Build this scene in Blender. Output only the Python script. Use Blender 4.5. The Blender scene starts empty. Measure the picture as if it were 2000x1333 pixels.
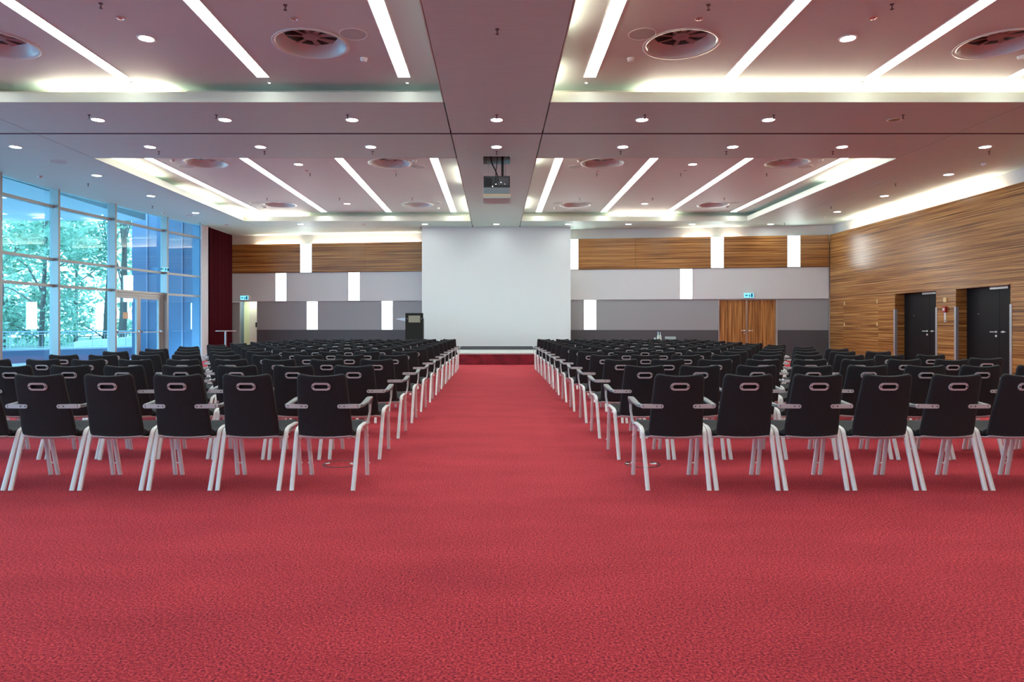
import bpy, bmesh, math, random
from mathutils import Vector, Matrix
random.seed(7)
R = math.radians
scene = bpy.context.scene
COL = scene.collection

# ------------------------------------------------------------------ camera, world, exposure
EYE = 1.183
cam_data = bpy.data.cameras.new('camera')
cam_data.sensor_width = 36.0
cam_data.lens = 24.0
cam_data.shift_x = 0.016
cam_data.shift_y = -0.01425
cam_data.clip_end = 300
cam = bpy.data.objects.new('camera', cam_data)
COL.objects.link(cam)
cam.location = (0, 0, EYE)
cam.rotation_euler = (R(90), 0, 0)
scene.camera = cam

world = bpy.data.worlds.new('sky')
scene.world = world
world.use_nodes = True
wb = world.node_tree.nodes['Background']
wb.inputs[0].default_value = (1.0, 0.90, 1.0, 1)
wb.inputs[1].default_value = 3.8

vs = scene.view_settings
vs.view_transform = 'Standard'
vs.look = 'None'
vs.gamma = 1.0
vs.use_curve_mapping = False
vs.exposure = 1.28

STRIP = 6.5      # linear ceiling lamps
DOWN = 22.0      # round downlights
SPOT = 40.0
PANEL = 5.0      # luminous wall boxes
TUBE = 24.0      # hidden cove tubes

# ------------------------------------------------------------------ room numbers (metres)
ZC = 4.813       # soffit
ZT = 5.113       # recess ceiling
XR = 11.93       # face of the right-hand veneer
YF = -12.0        # wall behind the camera
BA = Vector((-10.7, 27.5, 0)); BB = Vector((11.93, 24.5, 0))
BL = (BB - BA).length
BU = (BB - BA).normalized()
BN = Vector((BU.y, -BU.x, 0))          # towards the room
ZW, ZG, ZM, ZD = 4.455, 3.31, 2.18, 1.05
BX0, BX1 = -0.84, 0.88                 # central beam
SX = 8.66                              # outer edge of the recesses
T0a, T0b = -10.6, -1.0
T1a, T1b = 2.27, 11.05
TRK = 12.85
T2a, T2b = 14.71, 23.49
YEND = 24.93

# ------------------------------------------------------------------ materials
MAT = {}
def pbr(name, col, rough=0.5, metal=0.0, spec=0.5, emit=None, estr=0.0, sheen=0.0, coat=0.0):
    m = bpy.data.materials.new(name); m.use_nodes = True
    b = m.node_tree.nodes['Principled BSDF']
    b.inputs['Base Color'].default_value = (*col, 1)
    b.inputs['Roughness'].default_value = rough
    b.inputs['Metallic'].default_value = metal
    b.inputs['Specular IOR Level'].default_value = spec
    if sheen: b.inputs['Sheen Weight'].default_value = sheen
    if coat:
        b.inputs['Coat Weight'].default_value = coat
        b.inputs['Coat Roughness'].default_value = 0.12
    if emit:
        b.inputs['Emission Color'].default_value = (*emit, 1)
        b.inputs['Emission Strength'].default_value = estr
    MAT[name] = m
    return m

def ramp_noise(name, cols, scale=(1, 1, 1), nscale=5.0, detail=3.0, rough=0.6, bump=0.0, metal=0, spec=0.5, dist=0.0, nrough=0.5):
    m = pbr(name, cols[0][1], rough, metal, spec)
    nt = m.node_tree; b = nt.nodes['Principled BSDF']
    tc = nt.nodes.new('ShaderNodeTexCoord')
    mp = nt.nodes.new('ShaderNodeMapping'); mp.inputs['Scale'].default_value = scale
    nz = nt.nodes.new('ShaderNodeTexNoise')
    nz.inputs['Scale'].default_value = nscale; nz.inputs['Detail'].default_value = detail
    nz.inputs['Distortion'].default_value = dist; nz.inputs['Roughness'].default_value = nrough
    cr = nt.nodes.new('ShaderNodeValToRGB')
    e = cr.color_ramp.elements
    while len(e) < len(cols): e.new(0.5)
    for k, (p, c) in enumerate(cols):
        e[k].position = p; e[k].color = (*c, 1)
    L = nt.links
    L.new(tc.outputs['Object'], mp.inputs['Vector']); L.new(mp.outputs['Vector'], nz.inputs['Vector'])
    L.new(nz.outputs['Fac'], cr.inputs['Fac']); L.new(cr.outputs['Color'], b.inputs['Base Color'])
    if bump:
        bp = nt.nodes.new('ShaderNodeBump'); bp.inputs['Strength'].default_value = bump
        bp.inputs['Distance'].default_value = 0.01
        L.new(nz.outputs['Fac'], bp.inputs['Height']); L.new(bp.outputs['Normal'], b.inputs['Normal'])
    return m

def emitter(name, col, strength):
    m = bpy.data.materials.new(name); m.use_nodes = True
    nt = m.node_tree; nt.nodes.clear()
    o = nt.nodes.new('ShaderNodeOutputMaterial'); e = nt.nodes.new('ShaderNodeEmission')
    e.inputs['Color'].default_value = (*col, 1); e.inputs['Strength'].default_value = strength
    nt.links.new(e.outputs[0], o.inputs[0]); MAT[name] = m
    return m

# carpet: two noises, speckle and slow mottling
def carpet():
    m = pbr('carpet', (0.4, 0.05, 0.07), 0.95, 0, 0.08, sheen=0.12)
    nt = m.node_tree; b = nt.nodes['Principled BSDF']; L = nt.links
    b.inputs['Sheen Tint'].default_value = (1.0, 0.35, 0.40, 1)
    tc = nt.nodes.new('ShaderNodeTexCoord')
    n1 = nt.nodes.new('ShaderNodeTexNoise'); n1.inputs['Scale'].default_value = 95; n1.inputs['Detail'].default_value = 3; n1.inputs['Roughness'].default_value = 0.75
    n2 = nt.nodes.new('ShaderNodeTexNoise'); n2.inputs['Scale'].default_value = 1.1; n2.inputs['Detail'].default_value = 5
    mp = nt.nodes.new('ShaderNodeMapping'); mp.inputs['Scale'].default_value = (1.0, 2.4, 1)
    cr = nt.nodes.new('ShaderNodeValToRGB'); e = cr.color_ramp.elements
    for _ in range(2): e.new(0.5)
    for k, (p, c) in enumerate([(0.34, (0.055, 0.012, 0.032)), (0.45, (0.42, 0.036, 0.053)), (0.55, (0.71, 0.064, 0.080)), (0.68, (0.90, 0.15, 0.145))]):
        e[k].position = p; e[k].color = (*c, 1)
    mx = nt.nodes.new('ShaderNodeMix'); mx.data_type = 'RGBA'; mx.blend_type = 'MULTIPLY'
    cr2 = nt.nodes.new('ShaderNodeValToRGB')
    cr2.color_ramp.elements[0].position = 0.3; cr2.color_ramp.elements[0].color = (0.80, 0.78, 0.80, 1)
    cr2.color_ramp.elements[1].position = 0.7; cr2.color_ramp.elements[1].color = (1, 1, 1, 1)
    mx.inputs[0].default_value = 1.0
    bp = nt.nodes.new('ShaderNodeBump'); bp.inputs['Strength'].default_value = 0.35; bp.inputs['Distance'].default_value = 0.006
    L.new(tc.outputs['Object'], n1.inputs['Vector']); L.new(tc.outputs['Object'], mp.inputs['Vector']); L.new(mp.outputs['Vector'], n2.inputs['Vector'])
    L.new(n1.outputs['Fac'], cr.inputs['Fac']); L.new(n2.outputs['Fac'], cr2.inputs['Fac'])
    L.new(cr.outputs['Color'], mx.inputs[6]); L.new(cr2.outputs['Color'], mx.inputs[7])
    L.new(mx.outputs[2], b.inputs['Base Color'])
    L.new(n1.outputs['Fac'], bp.inputs['Height']); L.new(bp.outputs['Normal'], b.inputs['Normal'])
    return m
carpet()

def glass():
    m = bpy.data.materials.new('glass'); m.use_nodes = True
    nt = m.node_tree; nt.nodes.clear(); L = nt.links
    o = nt.nodes.new('ShaderNodeOutputMaterial')
    t = nt.nodes.new('ShaderNodeBsdfTransparent'); t.inputs[0].default_value = (0.46, 0.80, 0.93, 1)
    g = nt.nodes.new('ShaderNodeBsdfGlossy'); g.inputs['Roughness'].default_value = 0.0; g.inputs[0].default_value = (1, 1, 1, 1)
    lw = nt.nodes.new('ShaderNodeLayerWeight'); lw.inputs['Blend'].default_value = 0.5
    pw = nt.nodes.new('ShaderNodeMath'); pw.operation = 'POWER'; pw.inputs[1].default_value = 4.0
    ma = nt.nodes.new('ShaderNodeMath'); ma.operation = 'MULTIPLY_ADD'; ma.inputs[1].default_value = 0.9; ma.inputs[2].default_value = 0.07
    mx = nt.nodes.new('ShaderNodeMixShader')
    L.new(lw.outputs['Facing'], pw.inputs[0]); L.new(pw.outputs[0], ma.inputs[0])
    L.new(ma.outputs[0], mx.inputs[0]); L.new(t.outputs[0], mx.inputs[1]); L.new(g.outputs[0], mx.inputs[2]); L.new(mx.outputs[0], o.inputs[0])
    MAT['glass'] = m
glass()

WOODC = [(0.30, (0.075, 0.026, 0.008)), (0.42, (0.23, 0.086, 0.022)), (0.52, (0.43, 0.182, 0.045)), (0.66, (0.66, 0.335, 0.105))]
ramp_noise('wood_h', WOODC, (0.22, 0.22, 22), 1.6, 5, 0.27, dist=0.4, nrough=0.6)
ramp_noise('wood_v', WOODC, (26, 26, 0.5), 1.4, 4, 0.35, dist=0.3, nrough=0.6)
ramp_noise('soffit', [(0.3, (0.58, 0.78, 0.71)), (0.7, (0.62, 0.82, 0.75))], (1.2, 18, 1), 2, 3, 0.55, spec=0.3)
pbr('tray', (0.69, 0.78, 0.74), 0.6, 0, 0.3)
pbr('cream', (0.66, 0.65, 0.55), 0.5)
pbr('white_wall', (0.82, 0.81, 0.77), 0.7, 0, 0.3)
pbr('gap_dark', (0.03, 0.02, 0.02), 0.8)
pbr('grey_light', (0.70, 0.71, 0.71), 0.55, 0, 0.4)
pbr('grey_mid', (0.345, 0.355, 0.36), 0.5, 0, 0.45)
pbr('grey_dark', (0.085, 0.085, 0.093), 0.5, 0, 0.45)
pbr('wall_plain', (0.55, 0.53, 0.5), 0.7)
pbr('screen', (0.80, 0.82, 0.81), 0.75, 0, 0.25)
pbr('black_door', (0.008, 0.0085, 0.010), 0.42, 0, 0.25)
pbr('steel', (0.62, 0.62, 0.62), 0.28, 1.0)
pbr('alu', (0.55, 0.57, 0.58), 0.4, 0.6)
pbr('alu_frame', (0.42, 0.41, 0.39), 0.42, 0.5)
pbr('chair_metal', (0.93, 0.95, 0.92), 0.33, 0.1, 0.6)
pbr('arm_metal', (0.24, 0.26, 0.255), 0.38, 0.1)
pbr('ring_metal', (0.60, 0.60, 0.59), 0.4, 0.1)
pbr('shell', (0.72, 0.70, 0.69), 0.4)
ramp_noise('fabric', [(0.35, (0.013, 0.0135, 0.0145)), (0.65, (0.027, 0.028, 0.029))], (1, 1, 1), 260, 2, 0.85, bump=0.15, spec=0.3)
MAT['fabric'].node_tree.nodes['Principled BSDF'].inputs['Sheen Weight'].default_value = 0.12
pbr('dark', (0.01, 0.01, 0.01), 0.6)
pbr('curtain', (0.065, 0.0025, 0.008), 0.8, 0, 0.15)
pbr('sheer', (0.80, 0.82, 0.83), 0.8)
ramp_noise('skirt', [(0.35, (0.16, 0.006, 0.016)), (0.65, (0.28, 0.012, 0.03))], (1, 1, 1), 5, 3, 0.55)
pbr('stage_top', (0.62, 0.63, 0.60), 0.6)
pbr('lectern_body', (0.014, 0.012, 0.009), 0.5, 0, 0.25)
pbr('plate', (0.28, 0.255, 0.19), 0.45)
pbr('shelf_glass', (0.55, 0.60, 0.66), 0.15, 0, 0.6)
pbr('table_top', (0.55, 0.55, 0.54), 0.25)
pbr('vent_white', (0.74, 0.84, 0.80), 0.25, 0, 0.6, coat=0.4)
pbr('vent_dark', (0.05, 0.04, 0.037), 0.6)
pbr('vent_blade', (0.40, 0.36, 0.34), 0.5)
pbr('speaker_grille', (0.52, 0.60, 0.56), 0.6)
pbr('plastic_white', (0.84, 0.90, 0.87), 0.45)
pbr('sprink', (0.10, 0.06, 0.055), 0.4, 0.3)
pbr('chrome', (0.85, 0.83, 0.82), 0.12, 1.0)
pbr('projector', (0.025, 0.027, 0.03), 0.4)
pbr('projector_grey', (0.25, 0.29, 0.30), 0.4)
pbr('hatch_edge', (0.72, 0.56, 0.36), 0.6)
pbr('red_box', (0.42, 0.012, 0.015), 0.35)
pbr('beige_box', (0.78, 0.58, 0.26), 0.45)
pbr('paper', (0.80, 0.74, 0.66), 0.7)
pbr('corridor', (0.62, 0.66, 0.46), 0.7)
pbr('corridor_dark', (0.12, 0.11, 0.095), 0.6)
pbr('brass', (0.75, 0.58, 0.30), 0.25, 1.0)
pbr('bottle_glass', (0.55, 0.68, 0.66), 0.08, 0, 0.8)
pbr('cloth_dark', (0.03, 0.03, 0.032), 0.7)
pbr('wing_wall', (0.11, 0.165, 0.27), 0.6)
pbr('paving', (0.60, 0.62, 0.66), 0.8)
pbr('kerb', (0.30, 0.30, 0.42), 0.7)
pbr('kerb_cap', (0.93, 0.93, 0.93), 0.6)
pbr('rail', (0.78, 0.80, 0.82), 0.4, 0.0)
pbr('overhang', (0.60, 0.66, 0.70), 0.7)
pbr('lawn', (0.05, 0.10, 0.05), 0.9)
pbr('bark', (0.12, 0.105, 0.09), 0.9)
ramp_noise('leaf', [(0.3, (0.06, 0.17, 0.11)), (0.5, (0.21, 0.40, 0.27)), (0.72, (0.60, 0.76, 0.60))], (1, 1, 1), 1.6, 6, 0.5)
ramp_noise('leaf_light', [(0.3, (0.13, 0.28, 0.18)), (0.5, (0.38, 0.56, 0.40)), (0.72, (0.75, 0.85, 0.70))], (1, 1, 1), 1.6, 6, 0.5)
for n_ in ('leaf', 'leaf_light'):      # thin leaves let light through
    nt = MAT[n_].node_tree; L = nt.links; b = nt.nodes['Principled BSDF']; cr = [n for n in nt.nodes if n.type == 'VALTORGB'][0]
    tr = nt.nodes.new('ShaderNodeBsdfTranslucent'); ms = nt.nodes.new('ShaderNodeMixShader'); ms.inputs[0].default_value = 0.45
    L.new(cr.outputs['Color'], tr.inputs['Color']); L.new(b.outputs[0], ms.inputs[1]); L.new(tr.outputs[0], ms.inputs[2])
    L.new(ms.outputs[0], nt.nodes['Material Output'].inputs['Surface'])
emitter('strip_on', (0.88, 1.0, 0.985), STRIP)
emitter('down_on', (0.90, 1.0, 0.98), DOWN)
pbr('down_off', (0.45, 0.42, 0.42), 0.2, 0.6)
emitter('spot_on', (0.86, 0.98, 1.0), SPOT)
emitter('panel_on', (0.92, 1.0, 0.985), PANEL)
emitter('tube_on', (1.0, 0.82, 0.68), TUBE)
emitter('corridor_lamp', (0.92, 1.0, 0.80), 5.0)
emitter('sign_on', (0.16, 0.55, 0.85), 0.75)
pbr('sign_ink', (0.01, 0.10, 0.16), 0.5)

# ------------------------------------------------------------------ mesh helpers
class MB:
    def __init__(s): s.v = []; s.f = []; s.mi = []; s.cur = 0
    def add(s, vs, fs):
        n = len(s.v); s.v += [tuple(p) for p in vs]
        s.f += [tuple(n + i for i in f) for f in fs]; s.mi += [s.cur] * len(fs)
        return s
    def box(s, x0, x1, y0, y1, z0, z1):
        return s.add([(x0, y0, z0), (x1, y0, z0), (x1, y1, z0), (x0, y1, z0), (x0, y0, z1), (x1, y0, z1), (x1, y1, z1), (x0, y1, z1)],
                     [(3, 2, 1, 0), (4, 5, 6, 7), (0, 1, 5, 4), (1, 2, 6, 5), (2, 3, 7, 6), (3, 0, 4, 7)])
    def obox(s, p, u, n, a0, a1, b0, b1, z0, z1):
        """box in a frame: a along u, b along n, from point p"""
        q = lambda a, b, z: (p[0] + u[0] * a + n[0] * b, p[1] + u[1] * a + n[1] * b, z)
        return s.add([q(a0, b0, z0), q(a1, b0, z0), q(a1, b1, z0), q(a0, b1, z0), q(a0, b0, z1), q(a1, b0, z1), q(a1, b1, z1), q(a0, b1, z1)],
                     [(3, 2, 1, 0), (4, 5, 6, 7), (0, 1, 5, 4), (1, 2, 6, 5), (2, 3, 7, 6), (3, 0, 4, 7)])
    def prism(s, pts, z0, z1):
        n = len(pts)
        s.add([(x, y, z0) for x, y in pts] + [(x, y, z1) for x, y in pts],
              [tuple(range(n - 1, -1, -1)), tuple(range(n, 2 * n))] + [(i, (i + 1) % n, n + (i + 1) % n, n + i) for i in range(n)])
        return s
    def lathe(s, prof, c=(0, 0, 0), n=24, axis='z', a0=0.0):
        vs = []; m = len(prof)
        for i in range(n):
            a = a0 + 2 * math.pi * i / n; ca, sa = math.cos(a), math.sin(a)
            for r, h in prof:
                if axis == 'z': vs.append((c[0] + r * ca, c[1] + r * sa, c[2] + h))
                elif axis == 'y': vs.append((c[0] + r * ca, c[1] + h, c[2] + r * sa))
                else: vs.append((c[0] + h, c[1] + r * ca, c[2] + r * sa))
        fs = []
        for i in range(n):
            j = (i + 1) % n
            for k in range(m - 1):
                fs.append((i * m + k, j * m + k, j * m + k + 1, i * m + k + 1))
        return s.add(vs, fs)
    def sweep(s, path, w, h, side=None, cap=True, prof=8):
        """rounded rectangular bar along a path; w across 'side', h across the other"""
        P = [Vector(p) for p in path]; n = len(P)
        if prof == 8:
            c = 0.72; base = [(-1, -c), (-c, -1), (c, -1), (1, -c), (1, c), (c, 1), (-c, 1), (-1, c)]
        else:
            base = [(math.cos(2 * math.pi * i / prof), math.sin(2 * math.pi * i / prof)) for i in range(prof)]
        m = len(base); vs = []
        W = w if isinstance(w, (list, tuple)) else [w] * n
        Hh = h if isinstance(h, (list, tuple)) else [h] * n
        sd = Vector(side) if side else None
        for i in range(n):
            t = (P[min(i + 1, n - 1)] - P[max(i - 1, 0)]).normalized()
            a = sd if sd else (Vector((1, 0, 0)) if abs(t.x) < 0.8 else Vector((0, 1, 0)))
            a = (a - t * a.dot(t)).normalized(); b = t.cross(a)
            for p, q in base: vs.append(P[i] + a * p * W[i] / 2 + b * q * Hh[i] / 2)
        fs = [(i * m + k, i * m + (k + 1) % m, (i + 1) * m + (k + 1) % m, (i + 1) * m + k) for i in range(n - 1) for k in range(m)]
        if cap: fs += [tuple(range(m - 1, -1, -1)), tuple(range((n - 1) * m, n * m))]
        return s.add(vs, fs)
    def mesh(s, name, mats, smooth=False):
        me = bpy.data.meshes.new(name)
        me.from_pydata(s.v, [], s.f)
        for m in (mats if isinstance(mats, (list, tuple)) else [mats]): me.materials.append(MAT[m])
        if s.mi and max(s.mi) > 0: me.polygons.foreach_set('material_index', s.mi)
        bm = bmesh.new(); bm.from_mesh(me)
        bmesh.ops.recalc_face_normals(bm, faces=bm.faces); bm.to_mesh(me); bm.free()
        if smooth:
            me.polygons.foreach_set('use_smooth', [True] * len(me.polygons))
            me.set_sharp_from_angle(angle=R(38))
        me.update()
        return me
    def build(s, name, mats, parent=None, loc=None, rz=0.0, smooth=False):
        return link(name, s.mesh(name, mats, smooth), parent, loc, rz)

def link(name, me, parent=None, loc=None, rz=0.0):
    o = bpy.data.objects.new(name, me); COL.objects.link(o)
    if parent: o.parent = parent
    if loc: o.location = loc
    if rz: o.rotation_euler.z = rz
    return o
def tag(o, label=None, cat=None, group=None, kind=None):
    if label: o['label'] = label
    if cat: o['category'] = cat
    if group: o['group'] = group
    if kind: o['kind'] = kind
    return o
def empty(name, loc=(0, 0, 0), rz=0.0):
    o = bpy.data.objects.new(name, None); COL.objects.link(o)
    o.location = loc; o.rotation_euler.z = rz; o.empty_display_size = 0.2
    return o
def struct(o, label=None): return tag(o, label, None, None, 'structure')
ORD = ['first', 'second', 'third', 'fourth', 'fifth', 'sixth', 'seventh', 'eighth', 'ninth', 'tenth', 'eleventh', 'twelfth', 'thirteenth', 'fourteenth', 'fifteenth', 'sixteenth', 'seventeenth', 'eighteenth', 'nineteenth']

# ================================================================== FLOOR
m = MB(); m.prism([(-11.95, YF - .1), (12.5, YF - .1), (12.5, 24.3), (11.93, 24.75), (-10.75, 27.75), (-10.8, 24.7), (-11.15, 22.7), (-11.5, 20.25), (-11.85, 18.1), (-11.95, 16.1)], -0.12, 0.0)
floor = struct(m.build('floor', 'carpet'), 'red speckled carpet covering the whole hall')

# ================================================================== CEILING
def rect_hole(mb, x0, x1, y0, y1, z, holes):
    """flat ceiling sheet made of cells; each circular hole sits in its own square cell"""
    xs = sorted({x0, x1} | {h[0] - h[2] * 1.15 for h in holes} | {h[0] + h[2] * 1.15 for h in holes})
    ys = sorted({y0, y1} | {h[1] - h[2] * 1.15 for h in holes} | {h[1] + h[2] * 1.15 for h in holes})
    for i in range(len(xs) - 1):
        for j in range(len(ys) - 1):
            a, b, c, d = xs[i], xs[i + 1], ys[j], ys[j + 1]
            if b - a < 1e-5 or d - c < 1e-5: continue
            hh = [h for h in holes if a < h[0] < b and c < h[1] < d]
            if not hh:
                mb.add([(a, c, z), (b, c, z), (b, d, z), (a, d, z)], [(0, 1, 2, 3)]); continue
            hx, hy, hr = hh[0]; vs = []; n = 32
            for k in range(n):
                t = 2 * math.pi * (k + .5 - .5) / n; ct, st = math.cos(t), math.sin(t)
                vs.append((hx + hr * ct, hy + hr * st, z))
                q = min((b - hx if ct > 0 else hx - a) / max(abs(ct), 1e-9), (d - hy if st > 0 else hy - c) / max(abs(st), 1e-9))
                vs.append((hx + q * ct, hy + q * st, z))
            mb.add(vs, [(2 * k, 2 * k + 1, (2 * k + 3) % (2 * n), (2 * k + 2) % (2 * n)) for k in range(n)])

VR = 0.47
VENTS1 = [(x, 9.5) for x in (-6.95, -2.57, 2.58, 6.98)]
VENTS2 = [(x, y) for y in (16.4, 22.02) for x in (-6.95, -2.54, 2.57, 7.0)]
m = MB()
rect_hole(m, -9.0, 9.0, T0a - .3, T0b + .3, ZT, [])
rect_hole(m, -9.0, 9.0, T1a - .3, T1b + .3, ZT, [(x, y, VR) for x, y in VENTS1])
rect_hole(m, -9.0, 9.0, T2a - .3, T2b + .3, ZT, [(x, y, VR) for x, y in VENTS2])
ceiling = struct(m.build('ceiling', 'tray'), 'mauve recessed ceiling with light coves and linear lamps')
m = MB(); m.box(-12.2, 12.6, YF - .2, 28.2, 5.7, 5.85)
m.build('roof_slab', 'gap_dark', ceiling)

def soffit(x0, x1, y0, y1, g=0.012, hole=None, pts=None):
    m = MB()
    if pts: m.prism(pts, ZC, ZC + .15)
    elif hole:
        a, b, c, d = hole
        m.box(x0 + g, a, y0 + g, y1 - g, ZC, ZC + .15); m.box(b, x1 - g, y0 + g, y1 - g, ZC, ZC + .15)
        m.box(a, b, y0 + g, c, ZC, ZC + .15); m.box(a, b, d, y1 - g, ZC, ZC + .15)
    else: m.box(x0 + g, x1 - g, y0 + g, y1 - g, ZC, ZC + .15)
    return m.build('soffit_panel', 'soffit', ceiling)
for x0, x1 in ((-SX, BX0), (BX1, SX)):
    soffit(x0, x1, YF, T0a); soffit(x0, x1, T0b, T1a); soffit(x0, x1, T1b, TRK - .035); soffit(x0, x1, TRK + .035, T2a)
    soffit(x0, x1, T2b, YEND)
soffit(BX0, BX1, YF, TRK - .035)
soffit(BX0, BX1, TRK + .035, YEND, hole=(-.27, .32, 14.57, 15.26))
def fx(y):       # inner face of the glazed front
    P = [(-12.6, -11.85), (16.1, -11.85), (18.12, -11.76), (20.25, -11.44), (22.7, -11.07), (24.69, -10.58), (28, -10.72)]
    for (a, xa), (b, xb) in zip(P, P[1:]):
        if a <= y <= b: return xa + (xb - xa) * (y - a) / (b - a)
lp = lambda ys: [(fx(y) - .06, y) for y in ys]
soffit(0, 0, 0, 0, pts=[(-SX - .008, YF), (-SX - .008, TRK - .043)] + lp([TRK - .043, YF]))
soffit(0, 0, 0, 0, pts=[(-SX - .008, TRK + .043), (-SX - .008, YEND)] + lp([YEND, 24.69, 22.7, 20.25, 18.12, 16.1, TRK + .043]))
soffit(SX, 12.10, YF, TRK - .035); soffit(SX, 12.10, TRK + .035, 24.3)
bp_ = lambda s, d=0: (BA.x + BU.x * s + BN.x * d, BA.y + BU.y * s + BN.y * d)
soffit(0, 0, 0, 0, pts=[(-10.75, YEND + .004), (-2.8, YEND + .004), bp_(8.1), bp_(-.05)])
soffit(0, 0, 0, 0, pts=[(2.85, YEND + .004), (8.64, YEND + .004), (8.66, 24.32), (12.1, 24.32), bp_(BL + .1), bp_(13.7)])
m = MB(); m.box(-2.8, 2.85, 25.05, 26.6, ZC, ZC + .15); m.build('soffit_panel', 'soffit', ceiling)
m = MB(); m.box(-11.9, 12.1, TRK - .040, TRK + .040, ZC + .006, ZC + .16)
m.build('partition_track', 'gap_dark', ceiling)
m = MB(); m.box(-11.9, 12.1, TRK + .036, TRK + .040, ZC - .002, ZC + .005)
m.build('track_edge', 'alu', ceiling)

# cream fascias (lip), trough walls and tubes of the light coves
def fascia(x0, x1, y0, y1, z1=.165):
    m = MB(); m.box(x0, x1, y0, y1, ZC - .001, ZC + z1); return m.build('fascia', 'cream', ceiling)
def trough(x0, x1, y0, y1):
    m = MB(); m.box(x0, x1, y0, y1, ZC + .15, ZT + .02); return m.build('trough_wall', 'cream', ceiling)
for ya, yb in ((T0a, T0b), (T1a, T1b), (T2a, T2b)):
    for x0, x1 in ((-SX, BX0), (BX1, SX)):
        fascia(x0, x1, yb - .012, yb + .004); fascia(x0, x1, ya - .004, ya + .012)
    fascia(-SX - .004, -SX + .012, ya, yb); fascia(SX - .012, SX + .004, ya, yb)
    fascia(BX0 - .012, BX0 + .004, ya, yb); fascia(BX1 - .004, BX1 + .012, ya, yb)
    trough(-9.0, 9.0, yb + .30, yb + .34); trough(-9.0, 9.0, ya - .34, ya - .30)
    trough(-9.04, -9.0, ya - .34, yb + .34); trough(9.0, 9.04, ya - .34, yb + .34)
# closing boards above the soffit between the recesses and the walls
def tube_x(x0, x1, y, z=ZC + .185):
    m = MB(); m.lathe([(0, x0), (.017, x0), (.017, x1), (0, x1)], (0, y, z), 10, 'x'); return m.build('cove_tube', 'tube_on', ceiling, smooth=True)
def tube_y(y0, y1, x, z=ZC + .185):
    m = MB(); m.lathe([(0, y0), (.017, y0), (.017, y1), (0, y1)], (x, 0, z), 10, 'y'); return m.build('cove_tube', 'tube_on', ceiling, smooth=True)
tube_x(-7.3, -5.4, T1b + .15); tube_x(2.5, 8.6, T1b + .15)
tube_y(7.2, 8.9, BX1 - .12); tube_y(10.2, 11.0, BX1 - .12); tube_y(3.0, 5.0, BX1 - .12)
tube_y(3.0, 9.0, 8.8); tube_y(3.0, 6.0, -8.8)
tube_y(15.0, 17.7, -8.82); tube_y(19.3, 21.4, -8.82); tube_y(22.4, 23.5, -8.82)
tube_x(-8.6, -6.7, T2b + .15); tube_x(4.1, 6.1, T2b + .15)
tube_y(16.8, 18.6, BX0 + .12); tube_y(20.7, 23.3, BX0 + .12)
tube_y(15.0, 16.4, BX1 - .12); tube_y(20.9, 22.6, BX1 - .12)
tube_y(14.9, 18.2, 8.82)

# ---- linear lamps
SXS = [1.46 + 2.22 * k for k in range(4)]
def strip(x, y0, y1, label):
    t = tag(empty('linear_ceiling_light', (x, y0, ZT)), label, 'ceiling light', 'linear lamps set in the ceiling recesses')
    w = .095; L_ = y1 - y0
    m = MB(); m.box(-w - .012, -w, 0, L_, -.006, .01); m.box(w, w + .012, 0, L_, -.006, .01); m.box(-w, w, 0, .012, -.006, .01); m.box(-w, w, L_ - .012, L_, -.006, .01)
    m.build('frame', 'plastic_white', t)
    m = MB(); m.box(-w + .001, w - .001, .013, L_ - .013, -.003, .008); m.build('diffuser', 'strip_on', t)
for side, sg in (('left', -1), ('right', 1)):
    for k, xx in enumerate(SXS):
        x = sg * xx + .02
        strip(x, 3.1, 10.76, f'glowing white ceiling strip, {ORD[k]} {side} of the central beam, nearer recess')
        strip(x, 15.0, 23.42, f'glowing white ceiling strip, {ORD[k]} {side} of the central beam, farther recess')
        strip(x, -10.2, -2.4, f'glowing white ceiling strip, {ORD[k]} {side} of the central beam, recess behind the viewpoint')
        t = tag(empty('pin_light', (x - sg * .02, 10.95 if k > 5 else 10.98, ZT)), f'tiny white pin light at the end of strip {ORD[k]} {side} of the beam, nearer recess', 'pin light', 'pin lights at the strip ends')
        m = MB(); m.lathe([(.0, 0), (.028, 0), (.028, -.012), (.018, -.014)], n=14); m.build('trim_ring', 'plastic_white', t, smooth=True)
        m = MB(); m.lathe([(.018, -.012), (0, -.012)], n=14); m.build('lens', 'down_on', t)

# ---- round vents with a deep bowl and swirl blades
def vent_meshes():
    m = MB(); m.lathe([(.525, 0), (.525, -.010), (.505, -.016), (.485, -.012), (.470, .0), (.455, .04), (.41, .10), (.37, .135), (.365, .14)], n=48)
    bowl = m.mesh('bowl', 'vent_white', True)
    m = MB(); m.lathe([(.362, .15), (0, .15)], n=32); back = m.mesh('back_plate', 'vent_dark')
    m = MB(); m.lathe([(0, .09), (.10, .09), (.115, .10), (.115, .148)], n=24); hub = m.mesh('hub', 'vent_blade', True)
    m = MB(); m.add([(.11, -.03, .115), (.355, -.05, .138), (.355, .03, .115), (.11, .02, .105), (.11, -.03, .125), (.355, -.05, .146), (.355, .03, .125), (.11, .02, .115)],
                    [(0, 1, 2, 3), (7, 6, 5, 4), (0, 4, 5, 1), (1, 5, 6, 2), (2, 6, 7, 3), (3, 7, 4, 0)])
    blade = m.mesh('blade', 'vent_blade')
    return bowl, back, hub, blade
VM = vent_meshes()
def vent(x, y, label):
    t = tag(empty('ceiling_vent', (x, y, ZT)), label, 'air vent', 'round swirl vents in the ceiling recesses')
    for n_, me in zip(('bowl', 'back_plate', 'hub'), VM): link(n_, me, t)
    for k in range(8): link('blade', VM[3], t, rz=k * math.pi / 4)
NM = ['far left', 'inner left', 'inner right', 'far right']
for k, (x, y) in enumerate(VENTS1): vent(x, y, f'large round swirl vent, {NM[k]} in the nearer ceiling recess')
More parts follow.
